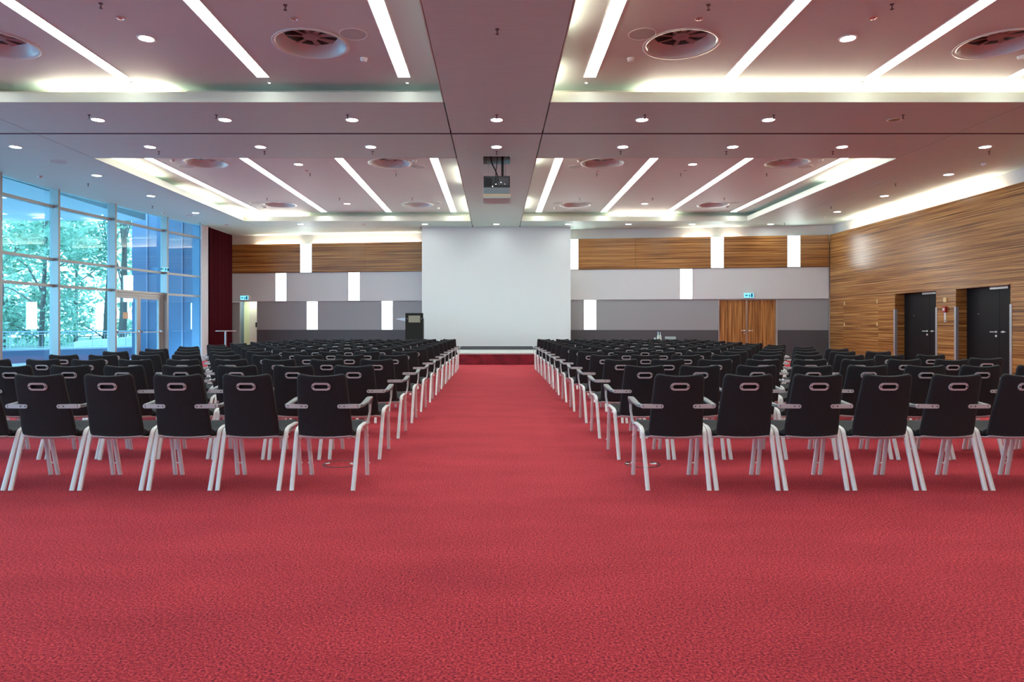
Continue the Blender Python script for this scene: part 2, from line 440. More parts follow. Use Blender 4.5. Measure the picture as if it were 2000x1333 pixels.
for k, (x, y) in enumerate(VENTS2): vent(x, y, f'round swirl vent, {NM[k % 4]} in the {"front" if k < 4 else "rear"} row of the farther recess')

# ---- downlights
m = MB(); m.lathe([(.125, 0), (.125, -.006), (.105, -.009), (.098, -.004), (.095, .0)], n=28); DL_ring = m.mesh('trim_ring', 'plastic_white', True)
m = MB(); m.lathe([(.097, -.004), (0, -.004)], n=28); DL_on = m.mesh('lens', 'down_on'); 
m = MB(); m.lathe([(.097, -.003), (.06, .0), (0, -.002)], n=28); DL_off = m.mesh('lens', 'down_off', True)
def down(x, y, label, on=True, s=1.0):
    t = tag(empty('downlight', (x, y, ZC - .0005)), label, 'downlight', 'round downlights in the soffit')
    t.scale = (s, s, 1)
    link('trim_ring', DL_ring, t); link('lens', DL_on if on else DL_off, t)
CX = [-6.98, -4.75, -2.52, .02, 2.57, 4.79, 7.0]
for k, x in enumerate(CX): down(x, 11.98, f'round downlight, {ORD[k]} from left in the row before the ceiling track', on=k != 6)
for k, x in enumerate([-9.7] + CX + [9.89]): down(x, 13.79, f'round downlight, {ORD[k]} from left in the row just behind the ceiling track')
for k, y in enumerate((16.4, 18.98, 21.8, 24.3)): down(-9.58, y, f'round downlight along the window side, {ORD[k]} behind the ceiling track', on=k != 3)
for k, y in enumerate((16.29, 18.98, 21.6)): down(10.81, y, f'round downlight along the wood wall side, {ORD[k]} behind the ceiling track')
for k, x in enumerate((-6.91, -4.69, -2.51, .03, 2.57, 4.71, 6.97, 9.75)): down(x, 24.2, f'small round downlight above the far wall, {ORD[k]} from the left', on=k != 1)
for k, (x, y) in enumerate(((-4.76, 9.3), (4.8, 9.3), (-4.77, 16.53), (4.77, 16.53), (-4.75, 21.83), (4.77, 21.83))):
    t = tag(empty('spotlight', (x, y, ZT)), f'bright spotlight {"left" if x < 0 else "right"} of the beam, {["nearer recess", "farther recess front row", "farther recess rear row"][k // 2]}', 'spotlight', 'bright spots in the ceiling recesses')
    m = MB(); m.lathe([(.12, 0), (.12, -.008), (.10, -.012), (.088, -.004)], n=28); m.build('trim_ring', 'plastic_white', t, smooth=True)
    m = MB(); m.lathe([(.09, -.006), (0, -.006)], n=28); m.build('lens', 'spot_on', t)

# ---- ceiling speakers, smoke detectors, sprinklers, small chrome fittings
m = MB(); m.lathe([(.19, 0), (.19, -.006), (.178, -.008), (.175, -.003)], n=32); SP_r = m.mesh('rim', 'plastic_white', True)
m = MB(); m.lathe([(.176, -.003), (.09, -.007), (0, -.008)], n=32); SP_g = m.mesh('grille', 'speaker_grille', True)
def spk(x, y, z, label, s=1.0):
    t = tag(empty('ceiling_speaker', (x, y, z)), label, 'speaker', 'flush round ceiling speakers'); t.scale = (s, s, 1)
    link('rim', SP_r, t); link('grille', SP_g, t)
spk(-1.91, 9.17, ZT, 'flush round speaker beside the inner left vent, nearer recess'); spk(1.97, 9.17, ZT, 'flush round speaker beside the inner right vent, nearer recess')
for k, x in enumerate((-7.6, -1.91, 1.97, 7.6)):
    spk(x, 16.78, ZT, f'flush round speaker by the {NM[k]} front vent of the farther recess')
    spk(x, 21.68, ZT, f'flush round speaker by the {NM[k]} rear vent of the farther recess')
spk(-9.62, 15.03, ZC, 'flush round speaker in the soffit beside the windows, near the track')
spk(-10.0, 22.3, ZC, 'flush round speaker in the soffit beside the windows, near the curtain', .8)
m = MB(); m.lathe([(.055, 0), (.055, -.018), (.045, -.022)], n=20); SM_b = m.mesh('base', 'plastic_white', True)
m = MB(); m.lathe([(.045, -.02), (.048, -.036), (.03, -.052), (0, -.054)], n=20); SM_c = m.mesh('sensor_head', 'plastic_white', True)
def smoke(x, y, z, label):
    t = tag(empty('smoke_detector', (x, y, z)), label, 'smoke detector', 'white smoke detectors on the ceiling'); link('base', SM_b, t); link('sensor_head', SM_c, t)
for x, y, l in ((-1.93, 10.0, 'inner left vent, nearer recess'), (1.98, 10.0, 'inner right vent, nearer recess'), (7.64, 9.92, 'far right vent, nearer recess'), (-1.91, 16.12, 'inner left front vent, farther recess'), (1.98, 16.15, 'inner right front vent, farther recess'), (7.66, 16.07, 'far right front vent, farther recess'), (-7.62, 16.1, 'far left front vent, farther recess'), (-7.62, 22.48, 'far left rear vent, farther recess'), (-1.9, 22.58, 'inner left rear vent, farther recess'), (1.97, 22.58, 'inner right rear vent, farther recess'), (7.59, 22.39, 'far right rear vent, farther recess')):
    smoke(x, y, ZT, 'white smoke detector by the ' + l)
smoke(-10.99, 16.46, ZC, 'white smoke detector above the first visible window'); smoke(-10.6, 21.8, ZC, 'white smoke detector above the glass door'); smoke(10.87, 15.2, ZC, 'white smoke detector above the wood wall, nearer the camera'); smoke(10.86, 22.6, ZC, 'white smoke detector above the wood wall, near the far corner')
m = MB(); m.lathe([(.026, 0), (.026, -.006), (.008, -.008), (.008, -.055), (.004, -.06)], n=10); SK_p = m.mesh('pipe', 'sprink', True)
m = MB(); m.lathe([(0, -.058), (.022, -.06), (.022, -.064), (0, -.066)], n=12); SK_d = m.mesh('deflector', 'sprink', True)
SPK = [(x, y, ZT, 'nearer recess') for x, y in ((-4.8, 8.3), (-2.57, 8.34), (2.6, 8.34), (4.83, 8.32))] + \
      [(x, 17.55, ZT, 'front of the farther recess') for x in (-4.77, -2.56, 2.6, 4.76, 6.97)] + [(x, 20.9, ZT, 'rear of the farther recess') for x in (-7.0, -4.78, -2.55, 2.57, 4.81, 7.0)] + \
      [(x, 11.71, ZC, 'soffit before the track') for x in (-6.97, -4.79, -2.54, .02, 2.56, 4.77, 6.99)] + [(x, 14.15, ZC, 'soffit behind the track') for x in (-6.98, -4.79, -2.55, .02, 2.59, 4.78, 6.99, 10.23)] + \
      [(-10.35, y, ZC, 'window side soffit') for y in (17.34, 20.59, 23.9)] + [(10.16, y, ZC, 'wood wall side soffit') for y in (17.34, 20.68, 24.0)] + [(.02, 8.33, ZC, 'central beam')]
cnt = {}
for x, y, z, where in SPK:
    cnt[where] = cnt.get(where, -1) + 1; i = cnt[where]
    how = 'from the camera' if 'side' in where else 'from the left'
    t = tag(empty('sprinkler', (x, y, z)), f'small dark sprinkler head, {ORD[i]} {how} in the {where}' if where != 'central beam' else 'small dark sprinkler head alone under the central beam', 'sprinkler', 'sprinkler heads under the ceiling')
    link('pipe', SK_p, t); link('deflector', SK_d, t)
m = MB(); m.lathe([(.05, 0), (.05, -.01), (.04, -.012), (.032, -.002), (0, -.002)], n=18); CH_c = m.mesh('cup', 'chrome', True)
m = MB(); m.lathe([(0, -.03), (.012, -.028), (.014, -.002)], n=12); CH_n = m.mesh('nozzle', 'chrome', True)
for k, (x, y) in enumerate(((-4.77, 8.68), (-2.57, 8.7), (2.59, 8.7), (4.8, 8.68), (-4.77, 17.2), (-2.55, 17.24), (2.59, 17.24), (4.78, 17.2))):
    t = tag(empty('chrome_fitting', (x, y, ZT)), f'small chrome ceiling fitting, {ORD[k % 4]} from left in the {"nearer" if k < 4 else "farther"} recess', 'ceiling fitting', 'small chrome fittings on the ceiling')
    link('cup', CH_c, t); link('nozzle', CH_n, t)
# slot diffuser and panel seams in the right-hand soffit
t = tag(empty('slot_diffuser', (9.72, 16.3, ZC)), 'long narrow slot diffuser in the soffit beside the wood wall', 'air vent')
m = MB(); m.box(-.07, -.05, 0, 5.5, -.005, .004); m.box(.05, .07, 0, 5.5, -.005, .004); m.box(-.05, .05, 0, .02, -.005, .004); m.box(-.05, .05, 5.48, 5.5, -.005, .004); m.build('frame', 'soffit', t)
m = MB(); m.box(-.05, -.008, .02, 5.48, -.003, .003); m.build('blade', 'soffit', t); m = MB(); m.box(.008, .05, .02, 5.48, -.003, .003); m.build('blade', 'soffit', t)
m = MB(); m.box(-.05, .05, .02, 5.48, .0, .004); m.build('slot_back', 'gap_dark', t)

# ================================================================== FAR WALL
def bw(a0, a1, b0, b1, z0, z1, mb=None):
    mb = mb or MB(); mb.obox(BA, BU, BN, a0, a1, b0, b1, z0, z1); return mb
m = MB()
bw(-.2, BL + .6, -.22, 0, ZM, 5.7, m); bw(1.17, 19.01, -.22, 0, 0, ZM, m); bw(21.08, BL + .3, -.22, 0, 0, ZM, m); bw(-.6, -.0, -.22, 0, 0, ZM, m)
wall_back = struct(m.build('wall_back', 'white_wall'), 'far end wall banded in veneer, pale grey, mid grey and charcoal')
WG = [(.0, 3.02), (3.51, 5.67), (5.67, 8.4), (8.4, 11), (11, 13.44), (13.94, 16.02), (16.02, 18.73), (19.19, 21.39), (21.85, BL - .01)]
for a, b in WG:
    m = bw(a + .002, b - .002, .11, .14, ZG + .002, ZW); bw(a + .002, b - .002, .0, .14, ZG + .002, ZG + .03, m)
    m.build('wood_panel', 'wood_h', wall_back)
for a, b in ((0, 1.97), (2.44, 4.98), (5.46, 9.5), (9.5, 13.6), (13.6, 17.64), (18.09, BL - .005)):
    bw(a + .001, b - .001, 0, .10, ZM, ZG).build('grey_panel', 'grey_light', wall_back)
for a, b in ((1.17, 3.25), (3.72, 6.31), (6.77, 14.13), (14.61, 19.01), (21.08, BL - .005)):
    bw(a, b, 0, .05, ZD, ZM - .001).build('grey_panel', 'grey_mid', wall_back)
for a, b in ((1.17, 19.01), (21.08, BL - .005)):
    bw(a, b, 0, .06, 0, ZD).build('dado_panel', 'grey_dark', wall_back)
    bw(a, b, .061, .075, 0, .09).build('skirting', 'grey_dark', wall_back)
# tubes on top of the veneer
for a, b in ((1.2, 7.8), (17.85, 19.7)):
    p, q = bp_(a, .05), bp_(b, .05)
    m = MB(); m.sweep([(p[0], p[1], ZW - .06), (q[0], q[1], ZW - .06)], .034, .034, prof=10); m.build('cove_tube', 'tube_on', wall_back, smooth=True)
# luminous boxes
def wl(a0, a1, z0, z1, proud, label):
    c = bp_((a0 + a1) / 2, 0)
    t = tag(empty('wall_light_box', (c[0], c[1], z0), math.atan2(BU.y, BU.x)), label, 'wall light', 'luminous boxes in the far wall')
    w = (a1 - a0) / 2; h = z1 - z0
    m = MB(); m.box(-w, -w + .012, -proud - .004, -.001, 0, h); m.box(w - .012, w, -proud - .004, -.001, 0, h); m.box(-w + .012, w - .012, -proud - .004, -.001, 0, .012); m.box(-w + .012, w - .012, -proud - .004, -.001, h - .012, h)
    m.build('frame', 'plastic_white', t)
    m = MB(); m.box(-w + .013, w - .013, -proud, -.01, .013, h - .013); m.build('diffuser', 'panel_on', t)
wl(3.025, 3.505, ZG + .005, ZW - .005, .135, 'glowing white box in the veneer band left of the screen')
wl(13.45, 13.935, ZG + .005, ZW - .005, .135, 'glowing white box in the veneer band touching the screen edge')
wl(18.735, 19.185, ZG + .005, ZW - .005, .135, 'glowing white box in the veneer band right of the screen, above the wooden door')
wl(21.395, 21.845, ZG + .005, ZW - .005, .135, 'glowing white box in the veneer band nearest the right corner')
wl(1.975, 2.435, ZM + .005, ZG - .005, .097, 'glowing white box in the pale grey band nearest the curtain')
wl(4.985, 5.455, ZM + .005, ZG - .005, .097, 'glowing white box in the pale grey band, second from the curtain')
wl(17.645, 18.085, ZM + .005, ZG - .005, .097, 'glowing white box in the pale grey band right of the screen')
wl(3.255, 3.715, ZD + .005, ZM - .006, .047, 'glowing white box in the mid grey band left of the screen')
wl(6.315, 6.765, ZD + .005, ZM - .006, .047, 'glowing white box in the mid grey band beside the lectern')
wl(14.135, 14.605, ZD + .005, ZM - .006, .047, 'glowing white box in the mid grey band right of the screen')
# corridor beyond the opening at the left end
co = struct(empty('wall_corridor'), 'pale green lit corridor seen through the opening by the curtain')
bw(-1.2, -.6, -3.2, -.22, 0, 2.6).build('side_wall', 'corridor', co)
bw(1.45, 1.60, -3.2, -.22, 0, 2.6).build('side_wall', 'corridor', co)
bw(-.6, 1.6, -2.3, -2.2, 0, 2.6).build('end_wall', 'corridor', co)
bw(.46, 1.6, -.80, -.70, 0, 2.44).build('return_wall', 'white_wall', co)
bw(-.6, 1.6, -3.3, -.22, 2.45, 2.6).build('corridor_ceiling', 'white_wall', co)
bw(-.6, 1.6, -3.3, -.22, -.1, 0).build('corridor_floor', 'carpet', co)
bw(.25, 1.2, -.62, -.30, 2.43, 2.449).build('unseen_lamp', 'corridor_lamp', co)  # unseen lamp placed to light the return wall
bw(-.3, .4, -2.0, -1.0, 2.43, 2.449).build('unseen_lamp', 'corridor_lamp', co)  # second unseen lamp, added to brighten the deep end
dl = bw(-.55, .16, -2.2, -2.16, 0, 2.1).build('door_leaf', 'corridor', co); bw(.06, .10, -2.16, -2.10, 1.0, 1.04).build('door_handle', 'steel', dl)
bw(.74, .80, -.70, -.68, 1.15, 1.35).build('wall_switch', 'dark', co)
bw(0.0, .40, -.10, -.04, 0, ZM - .02).build('grey_reveal', 'grey_mid', co)
# wooden double door
d = struct(empty('door_2', (*bp_(20.045, 0), 0), math.atan2(BU.y, BU.x)), 'double wooden door with vertical veneer in the far wall')
m = MB(); m.box(-1.03, -1.005, -.07, .12, 0, ZM - .005); m.box(.985, 1.03, -.07, .12, 0, ZM - .005); m.box(-1.005, .985, -.03, .12, ZM - .035, ZM - .005); m.build('door_frame', 'alu', d)
for x0, x1 in ((-1.0, -.045), (.0, .98)):
    lf = MB().box(x0, x1, .02, .07, .01, ZM - .04).build('door_leaf', 'wood_v', d)
    xx = -.10 if x0 < -.5 else .06
    m = MB(); m.lathe([(0, -.02), (.026, -.02), (.026, .02), (0, .02)], (xx, 0, 1.03), 14, 'y'); m.sweep([(xx, -.015, 1.03), (xx, -.05, 1.03), (xx - .13 if x0 < -.5 else xx + .13, -.05, 1.03)], .02, .02, prof=8)
    m.build('door_handle', 'chair_metal', lf, smooth=True)
m = MB(); m.lathe([(0, -.02), (.03, -.02), (.03, .02), (0, .02)], (-.10, 0, .93), 14, 'y'); m.build('lock', 'steel', d, smooth=True)
MB().box(-.045, .0, .0, .07, .01, ZM - .04).build('centre_strip', 'steel', d)
MB().box(-1.2, 1.2, .2, .24, 0, 2.4).build('backing', 'gap_dark', d)

# ---- exit signs
def exit_sign(loc, rz, label, w=.36, h=.19, arrow=-1):
    t = tag(empty('exit_sign', loc, rz), label, 'exit sign', 'lit running figure exit signs')
    MB().box(-w / 2, w / 2, -.06, 0, 0, h).build('housing', 'plastic_white', t)
    f_ = MB().box(-w / 2 + .012, w / 2 - .012, -.066, -.0605, .012, h - .012).build('lit_face', 'sign_on', t)
    def poly(pts, n_):
        m = MB(); k = len(pts)
        m.add([(x, -.069, z) for x, z in pts] + [(x, -.0662, z) for x, z in pts], [tuple(range(k)), tuple(range(2 * k - 1, k - 1, -1))] + [(i, k + i, k + (i + 1) % k, (i + 1) % k) for i in range(k)])
        m.build(n_, 'sign_ink', f_)
    poly([(.075, .03), (.13, .03), (.13, h - .03), (.075, h - .03)], 'door_mark')
    poly([(.0, .03), (.018, .03), (.035, .075), (.05, .05), (.065, .055), (.045, .09), (.05, .115), (.03, .125), (.005, .115), (-.01, .09), (.002, .088), (.012, .103), (.018, .10), (.014, .08)], 'figure')
    poly([(-.135, .095), (-.09, .135), (-.09, .108), (-.03, .108), (-.03, .082), (-.09, .082), (-.09, .055)], 'arrow')
exit_sign((*bp_(.70, .105), ZM + .05), math.atan2(BU.y, BU.x), 'lit blue exit sign over the opening by the curtain')
exit_sign((*bp_(20.06, .105), ZM + .03), math.atan2(BU.y, BU.x), 'lit blue exit sign over the wooden double door')

# ================================================================== RIGHT WALL
OP = [(15.80, 17.71), (18.47, 20.41)]
m = MB(); m.box(12.10, 12.35, YF, 24.6, 2.18, 5.7)
for a, b in ((YF, 15.80), (17.71, 18.47), (20.41, 24.6)): m.box(12.10, 12.35, a, b, 0, 2.18)
wall_right = struct(m.build('wall_right', 'white_wall'), 'long right wall clad in horizontal striped veneer with a lit slot on top')
ys = [YF, -8.9, -5.8, -2.8, .3, 3.4, 6.5, 9.6, 12.7, 15.8, 18.09, 20.41, 24.36]
for a, b in zip(ys, ys[1:]): MB().box(XR, XR + .03, a + .0015, b - .0015, 2.182, ZW).build('wood_panel', 'wood_h', wall_right)
for a, b in zip(ys[:9], ys[1:10]): MB().box(XR, XR + .03, a + .0015, b - .0015, 0.0, 2.179).build('wood_panel', 'wood_h', wall_right)
MB().box(XR, XR + .03, 17.712, 18.468, 0, 2.179).build('wood_panel', 'wood_h', wall_right)
for a, b, z0, z1 in ((20.412, 21.28, 0, 2.179), (23.42, 24.36, 0, 2.179), (21.282, 23.418, 2.062, 2.179)): MB().box(XR, XR + .03, a, b, z0, z1).build('wood_panel', 'wood_h', wall_right)
MB().box(XR + .031, 12.10, YF, 24.36, 4.26, 4.29).build('light_stop', 'white_wall', wall_right)  # unseen board, added to stop tube light leaking down behind the veneer
for a, b in ((16.3, 23.1), (3.0, 14.2), (-10, 1)):
    MB().lathe([(0, a), (.017, a), (.017, b), (0, b)], (12.03, 0, ZW - .06), 10, 'y').build('cove_tube', 'tube_on', wall_right, smooth=True)
# flush service doors in the veneer
d = struct(empty('door_5', (XR, 22.35, 0)), 'flush veneered service doors in the wood wall near the far corner')
for y0, y1, hy in ((-1.068, -.002, -1.0), (.002, 1.068, 1.0)):
    lf = MB().box(.002, .03, y0, y1, .004, 2.06).build('door_leaf', 'wood_h', d)
    for z in (1.25, 1.97): MB().box(-.006, .002, hy - .022, hy + .022, z - .06, z + .06).build('hinge', 'beige_box', lf)
m = MB(); m.lathe([(0, -.012), (.03, -.012), (.045, -.004), (.045, .002), (0, .002)], (0, .06, 1.11), 16, 'x'); m.build('ring_pull', 'brass', d, smooth=True)
# black double doors in deep reveals
for n_, ((a, b), seam, lab) in enumerate(zip(OP, (16.54, 19.2), ('black double door nearest the camera in a deep veneered reveal', 'black double door next to the service doors in a deep veneered reveal'))):
    d = struct(empty(f'door_{3 + n_}', (12.21, (a + b) / 2, 0)), lab)
    o_ = (a + b) / 2
    for y0, y1 in ((a, a + .02), (b - .02, b)): MB().box(-.28, .05, y0 - o_, y1 - o_, 0, 2.178).build('reveal', 'wood_h', d)
    MB().box(-.28, .05, a - o_, b - o_, 2.15, 2.179).build('reveal', 'wood_h', d)
    for y0, y1 in ((a + .02, seam - .004), (seam + .004, b - .02)):
        lf = MB().box(0, .05, y0 - o_, y1 - o_, .005, 2.148).build('door_leaf', 'black_door', d)
        big = (y1 - y0) > 1
        yy = (y0 + .10 if big else y1 - .12) - o_
        m = MB(); m.lathe([(0, -.02), (.026, -.02), (.026, .0), (0, .0)], (0, yy, 1.05), 14, 'x'); m.sweep([(-.01, yy, 1.05), (-.055, yy, 1.05), (-.055, yy + (.14 if big else -.14), 1.05)], .02, .02, prof=8)
        m.build('door_handle', 'chair_metal', lf, smooth=True)
        if big:
            MB().lathe([(0, -.014), (.028, -.014), (.028, .0), (0, .0)], (0, yy, .95), 14, 'x').build('lock', 'chair_metal', lf, smooth=True)
            MB().lathe([(0, -.01), (.015, -.01), (.015, .0), (0, .0)], (0, yy + .62, 1.50), 12, 'x').build('door_viewer', 'steel', lf, smooth=True)
    MB().box(-.06, -.002, seam - .35 - o_, seam + .25 - o_, 2.09, 2.14).build('door_closer', 'steel', d)
    MB().box(.08, .12, a - .1 - o_, b + .1 - o_, 0, 2.4).build('backing', 'gap_dark', d)
    for yy in (a, b):
        sg = 1 if yy == a else -1
        m = MB(); m.box(-.292, -.281, yy - .035 - o_, yy + .035 - o_, 0, 1.70); m.box(-.281, -.215, yy + (.021 if sg > 0 else -.025) - o_, yy + (.025 if sg > 0 else -.021) - o_, 0, 1.70)
        m.build('corner_guard', 'alu', d)
# call point, detector and notice between the doors
t = tag(empty('fire_alarm_point', (XR, 18.09, 1.56)), 'red fire alarm box on the veneer between the black doors', 'fire alarm')
MB().box(-.06, 0, -.065, .065, 0, .15).build('housing', 'red_box', t); MB().box(-.064, -.061, -.04, .04, .04, .11).build('window_plate', 'paper', t)
t = tag(empty('wall_sensor', (XR, 18.09, 1.83)), 'small beige square box above the red fire alarm', 'wall box')
MB().box(-.03, 0, -.06, .06, 0, .12).build('housing', 'beige_box', t); MB().box(-.034, -.0305, -.045, .045, .015, .105).build('cover', 'beige_box', t)
t = tag(empty('notice_strip', (XR, 18.11, 1.30)), 'narrow pale notice strip hanging below the red fire alarm', 'notice')
MB().box(-.012, 0, -.035, .035, 0, .25).build('sheet', 'paper', t); MB().box(-.016, -.0122, -.025, .025, .02, .06).build('print', 'grey_mid', t)

# ================================================================== LEFT GLAZED FRONT
FP = [(-11.85, y) for y in (-12.0, -9.45, -7.3, -5.15, -3.0, -.85, 1.3, 3.4, 5.55, 7.65, 9.75, 11.85, 13.95, 16.1)] + [(-11.76, 18.12), (-11.44, 20.25), (-11.07, 22.7), (-10.58, 24.69)]
ZTR = (2.26, 2.957, 4.355)
MT = MB(); MT.box(-.035, .035, -.045, .24, 0, ZC); 
mull_me = MT.mesh('mullion', 'alu_frame')
wn = 0
for i in range(len(FP) - 1):
    p = Vector((*FP[i], 0)); q = Vector((*FP[i + 1], 0)); u = (q - p).normalized(); n = Vector((u.y, -u.x, 0)); L_ = (q - p).length
    rz = math.atan2(u.y, u.x)
    isdoor = i == len(FP) - 3
    wn += 1
    w = struct(empty(f'window_{wn}', (p.x, p.y, 0), rz), f'tall glazed bay of the left front, {ORD[len(FP) - 2 - i]} from the red curtain' + (', holding the glass doors' if isdoor else ''))
    # local frame: x along the front, -y into the room
    MB().box(-.035, .035, -.20, .06, 0, ZC).build('mullion', 'alu_frame', w)
    if i == len(FP) - 2: MB().box(L_ - .03, L_ + .03, -.06, .06, 0, ZC).build('mullion', 'alu_frame', w)
    zs = [0.06] + list(ZTR) + [ZC]
    for k in range(4):
        if k == 0 and isdoor: continue
        MB().box(.035, L_ - .035, -.008, .008, zs[k] + (.035 if k else 0), zs[k + 1] - .035 if k < 3 else ZC).build('pane', 'glass', w)
    for z in ZTR:
        MB().box(.036, L_ - .036, -.075, .05, z - .035, z + .035).build('transom', 'alu_frame', w)
    if not isdoor: MB().box(.036, L_ - .036, -.05, .05, 0, .06).build('sill', 'alu_frame', w)
    else:
        g = struct(empty('door_1', (p.x, p.y, 0), rz), 'glass double door with panic bars in the left front')
        m = MB(); m.box(.036, .16, -.05, .05, 0, 2.22); m.box(L_ - .16, L_ - .036, -.05, .05, 0, 2.22); m.box(.16, L_ - .16, -.05, .05, 2.15, 2.22); m.build('door_frame', 'alu_frame', g)
        mid = L_ / 2
        for x0, x1 in ((.165, mid - .004), (mid + .004, L_ - .165)):
            m = MB(); b_ = .085
            m.box(x0, x0 + b_, -.035, .035, .01, 2.145); m.box(x1 - b_, x1, -.035, .035, .01, 2.145); m.box(x0 + b_, x1 - b_, -.035, .035, .01, .16); m.box(x0 + b_, x1 - b_, -.035, .035, 2.05, 2.145)
            lf = m.build('door_leaf', 'alu_frame', g)
            MB().box(x0 + b_, x1 - b_, -.006, .006, .16, 2.05).build('pane', 'glass', lf)
            m = MB(); m.sweep([(x0 + .04, -.12, 1.0), (x1 - .04, -.12, 1.0)], .03, .03, prof=10); m.sweep([(x0 + .04, -.03, 1.06), (x0 + .04, -.12, 1.0)], .035, .05); m.sweep([(x1 - .04, -.03, 1.06), (x1 - .04, -.12, 1.0)], .035, .05)
            m.build('panic_bar', 'steel', lf, smooth=True)
        MB().box(.55, .78, -.0075, -.0062, 1.42, 1.62).build('door_sticker', 'hatch_edge', g)
p = Vector((-11.07, 22.7, 0)); u = (Vector((-10.58, 24.69, 0)) - p).normalized()
exit_sign((-11.02 + .1, 22.55, 2.98), R(20), 'small lit exit sign on the window mullion beside the glass doors', .22, .15)
wl_ = MB().prism([(-10.62, 24.73), (-10.55, 24.70), (-10.66, 27.55), (-10.9, 27.55)], 0, 5.7).build('wall_left', 'wall_plain'); struct(wl_, 'short solid wall behind the red curtain')
m = MB(); m.box(-12.3, 12.6, YF - .25, YF, 0, 5.7); struct(m.build('wall_front', 'wall_plain'), 'plain wall behind the viewpoint')
# closing strip above the glass up to the roof slab
for i in range(len(FP) - 1):
    p = Vector((*FP[i], 0)); q = Vector((*FP[i + 1], 0)); u = (q - p).normalized(); n = Vector((u.y, -u.x, 0))
    MB().obox(p, u, n, 0, (q - p).length, -.10, -.062, ZC - .0, 5.7).build('header_panel', 'wall_plain', wl_)

# ---- curtains
def curtain(name, p, q, z0, z1, amp, folds, mat, label, th=.012):
    P = Vector((*p, 0)); Q = Vector((*q, 0)); u = (Q - P).normalized(); n = Vector((u.y, -u.x, 0)); L_ = (Q - P).length
    m = MB(); N = folds * 8; nz = 5; rows = []
    vs = []
    for s in (-1, 1):
        for k in range(nz):
            z = z0 + (z1 - z0) * k / (nz - 1); am = amp * (1.0 - .35 * k / (nz - 1))
            for i in range(N + 1):
                a = i / N; t_ = 2 * math.pi * folds * a
                off = am * math.sin(t_ + .5 * math.sin(3.1 * a * folds)) + s * th / 2
                c = P + u * (L_ * a) + n * off
                vs.append((c.x, c.y, z))
    fs = []; W = N + 1; S = W * nz
    for k in range(nz - 1):
        for i in range(N):
            a = k * W + i; fs += [(a, a + 1, a + W + 1, a + W), (S + a + W, S + a + W + 1, S + a + 1, S + a)]
        fs += [(k * W, (k + 1) * W, S + (k + 1) * W, S + k * W), (k * W + N, S + k * W + N, S + (k + 1) * W + N, (k + 1) * W + N)]
    for i in range(N):
        fs += [(i, S + i, S + i + 1, i + 1), ((nz - 1) * W + i, (nz - 1) * W + i + 1, S + (nz - 1) * W + i + 1, S + (nz - 1) * W + i)]
    m.add(vs, fs)
    t = tag(empty(name, (0, 0, 0)), label, 'curtain')
    m.build('drape', mat, t, smooth=True)
    mm = MB(); mm.obox(P, u, n, 0, L_, -.03, .03, z1, z1 + .03); mm.build('curtain_rail', 'alu', t)
curtain('red_curtain', (-10.40, 24.80), (-10.42, 26.95), .02, ZC - .035, .07, 13, 'curtain', 'tall dark red pleated curtain drawn back beside the glazed front')
curtain('sheer_curtain', (-10.50, 24.30), (-10.42, 24.74), .02, ZC - .035, .05, 4, 'sheer', 'narrow white sheer curtain bunched next to the red curtain')

# ================================================================== STAGE, SCREEN, LECTERN
st = tag(empty('stage', (0, 22.7, 0)), 'low stage with dark red skirt below the white screen', 'stage')
SX0, SX1, SD, SH = -3.75, 3.55, 1.34, .365
MB().box(SX0, SX1, -1.67 + 0, SD, SH - .04, SH).build('deck', 'stage_top', st)
m = MB(); N = 220; vs = []
for k in range(2):
    for i in range(N + 1):
        x = SX0 + (SX1 - SX0) * i / N; o_ = .012 * math.sin(x * 21) + .007 * math.sin(x * 47 + 1)
        vs += [(x, -1.64 + o_ + k * .01, 0.005), (x, -1.66 + k * .01, SH - .041)]
fs = [(2 * i, 2 * i + 2, 2 * i + 3, 2 * i + 1) for i in range(N)]; fs += [tuple(a + 2 * (N + 1) for a in f[::-1]) for f in fs]
m.add(vs, fs); m.build('skirt', 'skirt', st, smooth=True)
for x in (SX0 + .02, SX1 - .02): MB().box(x - .008, x + .008, -1.62, SD - .02, 0.005, SH - .041).build('skirt', 'skirt', st)
bb = tag(empty('stage_backboard', (0, 24.06, 0)), 'low dark board closing the back of the stage under the screen', 'board')
MB().box(SX0, SX1, 0, .05, 0, .487).build('board', 'grey_dark', bb)
for x in (-3.0, -1, 1, 3.0): MB().box(x - .03, x + .03, .05, .25, 0, .04).build('foot', 'alu', bb)
for x in (-3.4, -1.7, 0, 1.7, 3.2):
    for y in (-1.4, 0, 1.2): MB().box(x - .03, x + .03, y - .03, y + .03, 0, SH - .041).build('leg', 'alu', st)

sc = tag(empty('projection_screen', (.025, 24.93, 0)), 'large white projection screen lowered from a ceiling slot over the stage', 'screen')
MB().box(-2.715, 2.715, -.006, .006, .475, ZC - .001).build('fabric', 'screen', sc)
m = MB(); m.lathe([(0, -2.715), (.018, -2.715), (.018, 2.715), (0, 2.715)], (0, 0, .465), 12, 'x'); m.build('bottom_bar', 'screen', sc, smooth=True)
MB().box(-2.78, 2.83, 24.94, 25.05, ZC, ZC + .12).build('slot_cover', 'gap_dark', ceiling)

